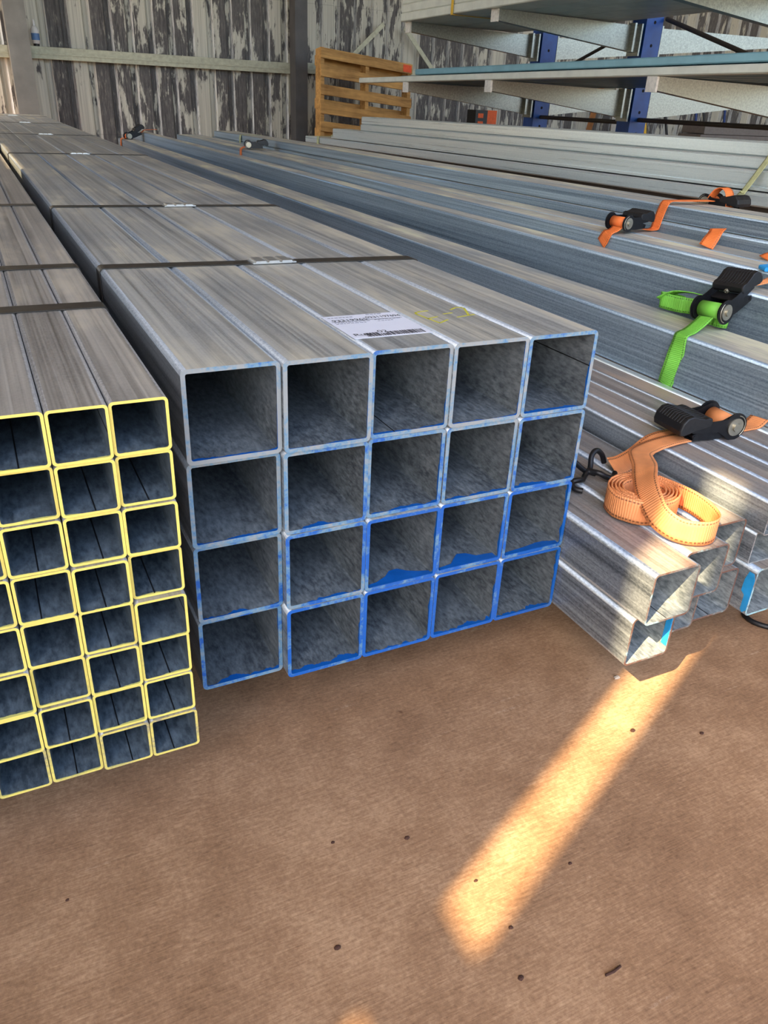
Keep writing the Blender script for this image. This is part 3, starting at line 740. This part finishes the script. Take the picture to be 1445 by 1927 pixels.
o = MB().box(0, .16, 0, .16, 0, .086).build('timber_block', M['timber'], None, (2.97, 6.98, ZF)); tag(o, 'timber block under the low corner of the leaning pallet', 'timber')
# thin braces on the back wall
for p, q, lb in (((3.62, 7.9, .98), (4.03, 7.9, 1.34), 'slanting pale brace on the back wall left of the rack'), ((4.28, 7.9, 1.32), (4.72, 7.9, .88), 'slanting pale brace on the back wall behind the rack')):
    p, q = Vector(p), Vector(q); d = (q-p); L = d.length
    a = math.atan2(d.z, d.x)
    o = MB().box(0, L, -.004, .004, -.022, .022).build('wall_brace', M['girt'], None, p, (0, -a, 0)); tag(o, lb, 'brace')

# ------------------------------------------------------------------ things standing against the wall beyond the rack
def rod(name, p, q, rad, mat, label, cat):
    p, q = Vector(p), Vector(q)
    o = MB().cyl((0, 0, 0), q-p, rad, 8).build(name, M[mat], None, p); tag(o, label, cat); return o
def plank(name, p, q, a, b, mat, label, cat):
    p, q = Vector(p), Vector(q); d = (q-p); L = d.length
    o = MB(); vs, fs = cbox(-a/2, a/2, -b/2, b/2, 0, L, .003); o.add(vs, fs)
    ob = o.build(name, M[mat], None, p); ob.rotation_euler = d.to_track_quat('Z', 'Y').to_euler(); tag(ob, label, cat); return ob
plank('timber_prop', (6.55, 7.55, ZF+.01), (6.98, 7.82, 1.0), .06, .04, 'brown_board', 'brown timber prop leaning on the back wall beyond the rack post', 'timber')
plank('grey_post', (7.10, 7.6, ZF+.005), (7.22, 7.80, 1.05), .09, .06, 'pale', 'pale grey post leaning on the back wall', 'post')
rod('orange_pole', (7.42, 7.55, ZF+.01), (7.36, 7.88, 1.15), .014, 'orange', 'orange pole leaning on the back wall', 'pole')
rod('yellow_pole', (7.62, 7.5, ZF+.01), (7.50, 7.72, 1.15), .018, 'yellow', 'yellow pole leaning on the back wall next to an orange one', 'pole')
for i, x in enumerate((8.05, 8.45, 8.7, 8.95)):
    rod('steel_bar', (x, 7.5, ZF+.01), (x+.10*((i % 2)*2-1), 7.85, 1.0+.05*i), .016, ['black_steel', 'blue_tool', 'black_steel', 'blue_tool'][i], ['black bar on the back wall right of the yellow pole', 'blue bar leaning on the back wall, left of two', 'black bar between two blue ones', 'blue bar leaning on the back wall, right of two'][i], 'bar')
for i in range(2):
    o = MB(); vs, fs = cbox(0, 2.4, 0, .3, 0, .075, .006); o.add(vs, fs)
    o = o.build('sheet_stack', M['grey_board'], None, (6.45+.04*i, 5.6, .40+.08*i-.005)); tag(o, 'grey brown steel board, %s of two stacked beyond the channels' % ['lower', 'upper'][i], 'board', 'grey boards beyond the channels')
for i in range(2):
    o = MB(); vs, fs = cbox(6.6+i*1.6, 6.8+i*1.6, 5.65, 5.85, ZF, .395, .004); o.add(vs, fs)
    o = o.build('timber_blocks', M['timber'], None); tag(o, '%s timber blocks under the grey boards' % ['left', 'right'][i], 'timber')
# black and orange box on a drum behind the far rack post
e = empty('tool_case', (4.62, 6.7, .35)); tag(e, 'black and orange tool case beside the far blue post', 'case')
MB().box(-.12, .02, 0, .16, 0, .24).build('case_body', M['black_plastic'], e); MB().box(.02, .13, 0, .16, .02, .24).build('case_lid', M['orange'], e)
mb = MB()
for k in range(3): mb.box(-.09, -.03, -.004, 0, .03+k*.07, .07+k*.07)
mb.build('case_latch', M['orange'], e)
o = MB().cyl((0, 0, 0), (0, 0, .435), .2, 24).build('steel_drum', M['rod_dark'], None, (4.62, 6.78, ZF)); tag(o, 'dark steel drum under the black and orange tool case', 'drum')
# bottle on the girt
e = empty('spray_bottle', (.605, 7.948, .9305)); tag(e, 'small white bottle with blue label standing on the wall girt', 'bottle')
MB().tube([(0, 0, 0), (0, 0, .012)], [.016, .016], 14).build('base_ring', M['black_plastic'], e)
MB().tube([(0, 0, .012), (0, 0, .014), (0, 0, .085), (0, 0, .098), (0, 0, .104)], [.018, .022, .022, .015, .008], 16).build('body', M['bottle'], e)
MB().tube([(0, 0, .03), (0, 0, .065)], [.0225, .0225], 16).build('bottle_label', M['bottle_label'], e)
MB().tube([(0, 0, .104), (0, 0, .128), (0, 0, .136)], [.007, .006, .003], 10).build('nozzle', M['bottle'], e)
e.scale = (1.55, 1.55, 1.5)

# ------------------------------------------------------------------ ratchet straps
def cr(pts, sub):
    """Catmull-Rom resampling of a list of Vectors"""
    out = []; n = len(pts)
    for i in range(n-1):
        p0, p1, p2, p3 = pts[max(i-1, 0)], pts[i], pts[i+1], pts[min(i+2, n-1)]
        for k in range(sub):
            t = k/sub
            out.append(0.5*((2*p1)+(p2-p0)*t+(2*p0-5*p1+4*p2-p3)*t*t+(3*p1-p0-3*p2+p3)*t**3))
    out.append(pts[-1]); return out

def ribbon(name, pts, wd, width, mat, parent=None, sub=6, thick=.0016, origin=(0, 0, 0)):
    pts = [Vector(p) for p in pts]
    wd = [Vector(w_) for w_ in wd] if isinstance(wd[0], (tuple, list, Vector)) else [Vector(wd)]*len(pts)
    P = cr(pts, sub) if sub > 1 else pts; D = cr(wd, sub) if sub > 1 else wd
    O = Vector(origin); vs, uvs, fs = [], [], []; v = 0.0; n = len(P)
    for i in range(n):
        t = (P[min(i+1, n-1)]-P[max(i-1, 0)]).normalized()
        d = (D[i]-t*D[i].dot(t)).normalized(); nn = t.cross(d)
        if i: v += (P[i]-P[i-1]).length
        for k in range(5):
            s_ = k/4; vs.append(P[i]-O+d*(s_-.5)*width+nn*thick/2); uvs.append((s_, v))
        for k in range(5):
            s_ = k/4; vs.append(P[i]-O+d*(s_-.5)*width-nn*thick/2); uvs.append((s_, v))
    for i in range(n-1):
        a, b = i*10, (i+1)*10
        for k in range(4):
            fs.append((a+k, a+k+1, b+k+1, b+k)); fs.append((a+5+k+1, a+5+k, b+5+k, b+5+k+1))
        fs.append((a, b, b+5, a+5)); fs.append((a+4, a+9, b+9, b+4))
    fs.append((0, 5, 6, 7, 8, 9, 4, 3, 2, 1)); e = (n-1)*10
    fs.append((e, e+1, e+2, e+3, e+4, e+9, e+8, e+7, e+6, e+5))
    sm = [True]*(len(fs)-2)+[False, False]
    return obj(name, new_mesh(name, vs, fs, mat, None, sm, uvs), parent)

def rot_frame(parent, p, ux, uz):
    """Empty-like placement: matrix with local x along ux and z near uz"""
    ux = Vector(ux).normalized(); uy = Vector(uz).cross(ux).normalized(); uz = ux.cross(uy)
    return Matrix(((ux.x, uy.x, uz.x, p[0]), (ux.y, uy.y, uz.y, p[1]), (ux.z, uy.z, uz.z, p[2]), (0, 0, 0, 1)))

def ratchet(parent, mat4, webm, s=1.0, handle_pitch=0.12):
    """x: from hub (0) toward the handle; y: width; z: up. Sizes in metres for s=1"""
    def M4(m): return mat4 @ Matrix.Scale(s, 4) @ m
    I = Matrix.Identity(4); w = .026
    def circ(cx, cz, r_, a0, a1, n): return [(cx+r_*math.cos(math.radians(a0+(a1-a0)*i/n)), cz+r_*math.sin(math.radians(a0+(a1-a0)*i/n))) for i in range(n+1)]
    RX = Matrix.Rotation(math.pi/2, 4, 'X')
    def part(name, mb, mat, m=I):
        for i, v in enumerate(mb.v): mb.v[i] = M4(m) @ v
        return mb.build(name, M[mat], parent)
    # fixed frame: two cheeks and a floor plate
    cheek = circ(0, 0, .0195, 60, 300, 14) + [(.035, -.019), (.075, -.017), (.078, -.008), (.040, .004)]
    for y in (-w-.002, w):
        mb = MB(); mb.prism(cheek, .0022, Matrix.Translation((0, y+.0022, 0)) @ RX); part('frame_cheek', mb, 'black_steel')
    mb = MB(); mb.box(.02, .077, -w, w, -.0185, -.0165); part('frame_floor', mb, 'black_steel')
    mb = MB(); mb.cyl((.072, -w-.003, -.012), (.072, w+.003, -.012), .0035, 10); part('frame_bolt', mb, 'black_steel')
    hp = Matrix.Rotation(-handle_pitch, 4, 'Y')
    # handle: inner cheeks with toothed hub wheel, and the broad grip
    hch = circ(0, 0, .0225, 40, 320, 18) + [(.030, -.006), (.082, -.002), (.084, .012), (.030, .013)]
    for y in (-w-.0055, w+.0031):
        mb = MB(); mb.prism(hch, .0022, Matrix.Translation((0, y+.0022, 0)) @ RX); part('handle_cheek', mb, 'black_steel', hp)
    grip = [(.047, .012), (.049, .019), (.056, .0215), (.064, .0205), (.074, .0225), (.086, .0265), (.097, .0245), (.105, .016), (.108, .005), (.106, -.003), (.098, -.004), (.080, .001), (.060, .004), (.049, .006)]
    mb = MB(); n = len(grip); vs = []
    ys = [-.033, -.0322, -.030, .030, .0322, .033]; gx = sum(p[0] for p in grip)/n; gz = sum(p[1] for p in grip)/n
    sc_ = [.88, .97, 1.0, 1.0, .97, .88]
    for y, k in zip(ys, sc_): vs += [(gx+(px-gx)*k, y, gz+(pz-gz)*k) for px, pz in grip]
    fs = [(i*n+j, (i+1)*n+j, (i+1)*n+(j+1) % n, i*n+(j+1) % n) for i in range(5) for j in range(n)] + [tuple(range(n)), tuple(reversed(range(5*n, 6*n)))]
    mb.add(vs, fs, False); g = part('handle_grip', mb, 'black_plastic', hp)
    mb = MB()
    for k in range(9):
        y = -.024+k*.006
        mb.tube([(.056, y, .0213), (.064, y, .0203), (.074, y, .0223), (.086, y, .0263), (.097, y, .0243), (.105, y, .0158)], .0009, 5)
    for i, v in enumerate(mb.v): mb.v[i] = M4(hp) @ v
    mb.build('grip_rib', M['black_plastic'], g)
    mb = MB(); mb.box(.030, .050, -w+.003, w-.003, .002, .0045); part('release_bar', mb, 'black_steel', hp)
    mb = MB(); mb.tube([(.043+.012*t/40, .004*math.cos(t*.9), .010+.004*math.sin(t*.9)) for t in range(41)], .0007, 5); part('spring', mb, 'chrome', hp)
    # spool with wound webbing, hub washers with bolt heads
    mb = MB(); nseg = 28; turns = []
    for i in range(nseg+1):
        a = 2*math.pi*i/nseg; turns.append((.0145*math.cos(a), .0145*math.sin(a)))
    vs = [(x, y, z) for y in (-w+.004, w-.004) for x, z in turns]
    mb.add(vs, [(i, i+1, nseg+1+i+1, nseg+1+i) for i in range(nseg)] + [tuple(range(nseg, -1, -1)), tuple(range(nseg+1, 2*nseg+2))], True)
    sp = part('spool_webbing', mb, webm)
    mb = MB(); mb.cyl((0, -w-.007, 0), (0, w+.007, 0), .006, 12); part('axle', mb, 'chrome')
    for sgn in (-1, 1):
        y0 = sgn*(w+.0055)
        mb = MB(); mb.cyl((0, y0, 0), (0, y0+sgn*.002, 0), .0145, 20); hb = part('hub_washer', mb, 'chrome')
        mb = MB(); mb.cyl((0, y0+sgn*.002, 0), (0, y0+sgn*.0055, 0), .007, 6)
        for i, v in enumerate(mb.v): mb.v[i] = M4(I) @ v
        mb.build('hub_bolt', M['chrome'], hb)
        mb = MB(); mb.tube([(.0185*math.cos(a), y0+sgn*.001, .0185*math.sin(a)) for a in [math.radians(100+i*12) for i in range(12)]], .0009, 5); part('snap_ring', mb, 'chrome')

SW = .034
# --- the orange strap lying over the low stack, its tail coiled on the loose tubes
e = empty('ratchet_strap'); tag(e, 'orange ratchet strap lying over the low stack, with black ratchet and coiled tail', 'strap')
zB = .1822
ribbon('webbing', [(.972, .098, zB+.010), (.955, .096, zB+.0016), (.93, .094, zB+.0018), (.905, .092, zB+.004), (.885, .09, zB+.012)], [(0, 1, 0)]*5, SW, M['web_orange'], e)
ratchet(e, rot_frame(None, (.872, .092, zB+.0215), (-1, .10, .0), (0, 0, 1)), 'web_orange', 1.0, -.02)
ribbon('webbing', [(.80, .108, zB+.003), (.765, .104, zB+.0025), (.735, .098, zB-.002), (.70, .09, zB-.016), (.665, .080, zB-.020), (.640, .072, zB-.016)], [(0, 1, .0), (0, 1, .1), (0, 1, .25), (-.1, .9, .45), (-.15, .8, .6), (-.2, .75, .65)], SW, M['web_orange'], e)
# coil: spiral standing on edge
cx, cy = .604, -.030; zc = .1525+SW/2
pts = []
for i in range(0, 5*28+1):
    a = 2*math.pi*i/28; k = 1-.095*(i/28)
    pts.append((cx+.052*k*math.cos(a+.9), cy+.047*k*math.sin(a+.9), zc+.0006*math.sin(i*1.7)))
ribbon('coil', pts, [(0, 0, 1)]*len(pts), SW, M['web_orange'], e, sub=1, thick=.0018)
ribbon('loose_loop', [(.79, .088, zB+.004), (.757, .083, zB+.006), (.725, .078, zB+.006), (.70, .070, zB+.007), (.680, .060, zB+.010), (.662, .046, zB+.014), (.646, .026, zB+.017), (.630, .004, zB+.019), (.610, -.018, .202), (.590, -.042, .200), (.576, -.068, .192), (.571, -.094, .179),
                      (.582, -.120, .1705), (.606, -.138, .1705), (.632, -.134, .1705), (.648, -.112, .1705), (.6575, -.08, .1705), (.6575, -.05, .1705), (.648, -.008, .1705)],
       [(-.1, 1, 0), (-.12, 1, 0), (-.2, .98, .0), (-.35, .92, .0), (-.55, .8, .0), (-.7, .68, .0), (-.8, .55, -.05), (-.82, .45, -.15), (-.8, .25, -.35), (-.72, -.1, -.58), (-.55, -.15, -.8), (-.25, -.05, -.97)] + [(0, 0, -1)]*7, SW, M['web_orange'], e, sub=8)
# black double hook at the end of the strap
mb = MB()
def arc(c, rad, a0, a1, n, ux, uy):
    c, ux, uy = Vector(c), Vector(ux), Vector(uy)
    return [c+ux*rad*math.cos(math.radians(a0+(a1-a0)*i/n))+uy*rad*math.sin(math.radians(a0+(a1-a0)*i/n)) for i in range(n+1)]
X_, Z_ = (.92, .25, .1), (-.05, .25, .95)
mb.tube(cr([Vector(p) for p in ((.646, .098, .162), (.640, .100, .176), (.628, .100, .184), (.617, .096, .178), (.611, .088, .166), (.603, .082, .160), (.590, .084, .168), (.578, .088, .178), (.566, .088, .178), (.556, .084, .170), (.553, .078, .160))], 5), .0042, 8)
mb.tube(cr([Vector(p) for p in ((.640, .066, .160), (.630, .058, .157), (.618, .058, .160), (.608, .066, .165), (.600, .078, .163), (.590, .074, .160), (.578, .064, .160), (.566, .058, .164), (.555, .060, .162), (.552, .050, .157), (.560, .040, .156))], 5), .0042, 8)
mb.tube([(.600, .082, .163), (.607, .070, .163)], .0055, 8)
mb.build('hook', M['black_steel'], e)

# --- green strap over the blue grey tube
e = empty('ratchet_strap'); tag(e, 'green ratchet strap hanging over a blue grey tube edge, black ratchet with raised grip', 'strap')
ribbon('webbing', [(.9745, .318, .178), (.9735, .312, .200), (.9725, .306, .232), (.9740, .305, .262), (.9765, .306, .2755), (.985, .3075, .2795), (1.0, .310, .282), (1.025, .315, .292), (1.045, .319, .303)],
       [(-.1, 1, .1), (-.5, .85, .1), (-.55, .8, .0), (-.1, 1, 0), (0, 1, 0), (0, 1, 0), (0, 1, 0), (0, 1, 0), (0, 1, 0)], SW*.9, M['web_green'], e)
ratchet(e, rot_frame(None, (1.062, .325, .3135), (.80, .12, .36), (-.4, 0, .9)), 'web_green', 1.0, .10)
ribbon('folded_tail', [(1.118, .400, .296), (1.100, .430, .296), (1.088, .455, .297), (1.082, .472, .298), (1.090, .482, .297), (1.102, .474, .296), (1.108, .455, .296), (1.106, .435, .296), (1.098, .430, .296), (1.092, .445, .296), (1.088, .462, .296)], [(0.0, .05, 1)]*11, SW*.9, M['web_green'], e, sub=8)
ribbon('folded_tail', [(1.082, .478, .298), (1.095, .455, .316), (1.115, .425, .320), (1.130, .395, .315), (1.137, .372, .306)], [(.8, .3, -.5), (.8, .35, -.3), (.8, .4, -.2), (.8, .4, -.3), (.8, .4, -.4)], SW*.8, M['web_green'], e)
ribbon('folded_tail', [(1.072, .352, .294), (1.085, .335, .293), (1.095, .318, .293), (1.090, .305, .294), (1.078, .310, .295), (1.075, .325, .295)], [(.1, 0, 1)]*6, SW*.75, M['web_green'], e, sub=8)
ribbon('webbing', [(1.165, .338, .352), (1.20, .332, .358), (1.25, .318, .380), (1.31, .305, .376), (1.40, .29, .385)], [(0, 1, .1)]*5, SW*.5, M['web_orange'], e)
MB().add([(0, 0, 0), (.05, -.012, .004), (.055, .008, .004), (.004, .016, 0), (0, 0, .003), (.05, -.012, .007), (.055, .008, .007), (.004, .016, .003)], [(0, 3, 2, 1), (4, 5, 6, 7), (0, 1, 5, 4), (1, 2, 6, 5), (2, 3, 7, 6), (3, 0, 4, 7)])
mb = MB(); mb.add(*cbox(-.028, .028, -.010, .010, -.004, .004, .002))
o = mb.build('plastic_tie', M['paint_cyan'], None, (1.238, .352, .379), (0.1, -.1, -.25)); tag(o, 'blue plastic scrap beside the raised black grip', 'plastic scrap')

# --- small orange ratchet on the pair of tubes
e = empty('ratchet_strap'); tag(e, 'bright orange ratchet strap with black ratchet on the middle pair of tubes', 'strap')
ribbon('webbing', [(1.2235, .842, .346), (1.2238, .836, .355), (1.2245, .830, .366), (1.229, .826, .3745), (1.240, .824, .379), (1.25, .824, .386)], [(0, 1, 0)]*6, SW, M['web_orange2'], e)
ratchet(e, rot_frame(None, (1.262, .832, .396), (1.0, .16, .02), (0, 0, 1)), 'web_orange2', .9, .02)
ribbon('webbing', [(1.335, .845, .379), (1.36, .848, .375), (1.385, .850, .3735), (1.3965, .850, .376), (1.3985, .848, .386), (1.400, .845, .405), (1.403, .842, .424), (1.406, .840, .436), (1.414, .838, .4425), (1.44, .836, .443), (1.50, .833, .443), (1.552, .83, .443)], [(0, 1, 0)]*12, SW*.85, M['web_orange2'], e)
# --- ratchet behind the flat tubes
e = empty('ratchet_strap'); tag(e, 'orange ratchet strap half hidden behind the flat tubes, near the pale twine', 'strap')
ratchet(e, rot_frame(None, (1.585, .86, .437), (.15, -1, .0), (0, 0, 1)), 'web_orange2', .9, .0)
ribbon('webbing', [(1.573, .85, .447), (1.575, .838, .466), (1.580, .822, .474), (1.582, .806, .466), (1.583, .797, .446), (1.583, .795, .43)], [(1, .15, 0)]*6, SW, M['web_orange2'], e)
MB().box(1.556, 1.63, .6, 1.0, ZF, .425).build('packer', M['timber'], e)
# --- folded loose scraps of orange webbing
o = ribbon('webbing_scrap', [(1.315, .600, .3745), (1.326, .600, .390), (1.340, .603, .405), (1.355, .612, .410), (1.366, .628, .400), (1.370, .640, .386)], [(.5, -.85, .1), (.4, -.9, .0), (.2, -.97, .1), (.6, -.75, .1), (.8, -.5, .2), (.85, -.4, .2)], SW, M['web_orange2']); tag(o, 'folded scrap of orange webbing on the middle tubes', 'webbing')
o = ribbon('webbing_scrap', [(1.33, .455, .3745), (1.35, .45, .381), (1.37, .44, .378), (1.36, .425, .3755), (1.385, .415, .3775)], [(.2, 1, .2)]*5, SW*.8, M['web_orange2']); tag(o, 'crumpled end of orange webbing at the right edge on the middle tubes', 'webbing')
# --- far straps
e = empty('ratchet_strap'); tag(e, 'distant orange ratchet strap at the far end of the long tubes, against the wall', 'strap')
ratchet(e, rot_frame(None, (1.035, 6.25, .30), (.9, .1, .35), (-.3, 0, 1)), 'web_orange2', 1.3, .1)
ribbon('webbing', [(.974, 6.25, .21), (.975, 6.25, .26), (.985, 6.25, .283), (1.04, 6.25, .29), (1.14, 6.25, .33), (1.16, 6.25, .345), (1.21, 6.25, .350), (1.26, 6.25, .352)], [(0, 1, 0)]*8, .05, M['web_orange2'], e)
e = empty('ratchet_strap'); tag(e, 'distant orange ratchet strap with black ratchet halfway along the tubes', 'strap')
ratchet(e, rot_frame(None, (1.262, 3.84, .388), (1, -.25, .02), (0, 0, 1)), 'web_orange2', 1.0, .0)
ribbon('webbing', [(1.2235, 3.86, .30), (1.2235, 3.86, .35), (1.227, 3.86, .366), (1.24, 3.86, .373), (1.26, 3.855, .378)], [(0, 1, 0)]*5, .036, M['web_orange2'], e)
# pale twine tied around the galvanised channels
o = ribbon('twine', [(1.62, .84, .385), (1.75, .95, .386), (2.05, 1.18, .392), (2.27, 1.36, .396), (2.292, 1.37, .402), (2.300, 1.362, .425), (2.312, 1.34, .475), (2.322, 1.32, .52), (2.335, 1.30, .568), (2.37, 1.29, .5715), (2.44, 1.29, .5715)], [(0, 1, .0)]*11, .022, M['rope']); tag(o, 'pale twine drawn over the galvanised channels at the right', 'twine')
o = ribbon('twine', [(2.292, 5.40, .30), (2.294, 5.40, .34), (2.297, 5.40, .368), (2.33, 5.40, .372), (2.40, 5.40, .372), (2.43, 5.42, .385)], [(0, 1, 0)]*6, .04, M['rope']); tag(o, 'pale twine loop at the far end of the lowest galvanised channel', 'twine')
o = ribbon('twine', [(1.3965, 4.45, .30), (1.398, 4.45, .36), (1.402, 4.45, .404), (1.43, 4.45, .409), (1.50, 4.45, .409), (1.54, 4.45, .409)], [(0, 1, 0)]*6, .03, M['rope']); tag(o, 'pale green twine around the far end of the flat tubes', 'twine')

# ------------------------------------------------------------------ bits on the floor
def clod(x, y, s, mat, label, name='dirt_clod', cat='dirt'):
    random.seed(int(abs(x*1000+y*77)*10)); vs = []; fs = []; n = 7
    for k, (zz, rr) in enumerate(((0, 1.0), (.45, .85), (.8, .4))):
        for i in range(n):
            a = 2*math.pi*i/n; q = rr*random.uniform(.7, 1.15)*s; vs.append((q*math.cos(a), q*.75*math.sin(a), zz*s*.6))
    for k in range(2):
        for i in range(n): fs.append((k*n+i, k*n+(i+1) % n, (k+1)*n+(i+1) % n, (k+1)*n+i))
    fs.append(tuple(range(2*n, 3*n))); fs.append(tuple(reversed(range(n))))
    o = obj(name, new_mesh(name, vs, fs, mat), None, (x, y, ZF)); tag(o, label, cat); return o
M['clod'] = plain('dark_dirt', srgb(70, 42, 30), 0.9, 0, 200, .3)
for lb, x, y, s_ in (('dark dirt clod in the middle of the open floor', .044, -.294, .0042), ('small dark crumb on the floor below the blue pack', .163, -.210, .0034),
                     ('dark crumbs right of the top of the sunlit strip', .513, -.182, .0048), ('small dark crumb farthest right on the floor', .595, -.223, .0036),
                     ('tiny dark crumb left on the open floor', .086, -.182, .0024), ('tiny crumb on the floor at the lower right', .309, -.311, .0026),
                     ('tiny crumb inside the sunlit strip', .204, -.287, .0026), ('reddish crumb near the bottom edge of the floor', .188, -.392, .0036),
                     ('tiny crumb near the yellow ended pack', -.182, -.137, .0022), ('small crumb below the rounded end of the sunlit strip', .208, -.346, .0030)):
    clod(x, y, s_, M['clod'], lb)
M['stone'] = plain('clear_pebble', srgb(170, 160, 150), 0.25)
clod(.567, -.089, .0058, M['stone'], 'small glassy pebble on the floor by the lowest loose tube', 'pebble', 'pebble')
o = MB().tube([(0, 0, .0018), (.010, -.0005, .0018), (.019, .001, .0018)], .0014, 6).build('twig', M['clod'], None, (.262, -.424, ZF)); tag(o, 'thin dark twig on the floor at the lower right', 'twig')
o = MB().tube(cr([Vector(p) for p in ((0, .026, .004), (-.006, .008, .004), (0, -.010, .004), (.016, -.026, .004), (.04, -.034, .004), (.07, -.036, .004))], 5), .0042, 8).build('rubber_ring', M['black_plastic'], None, (.868, -.074, ZF)); tag(o, 'dark bent hose end on the floor at the right edge', 'hose')

# ------------------------------------------------------------------ lift everything so that the floor is at z = 0
for o in list(SC.objects):
    if o.parent is None:
        o.location.z += -ZF
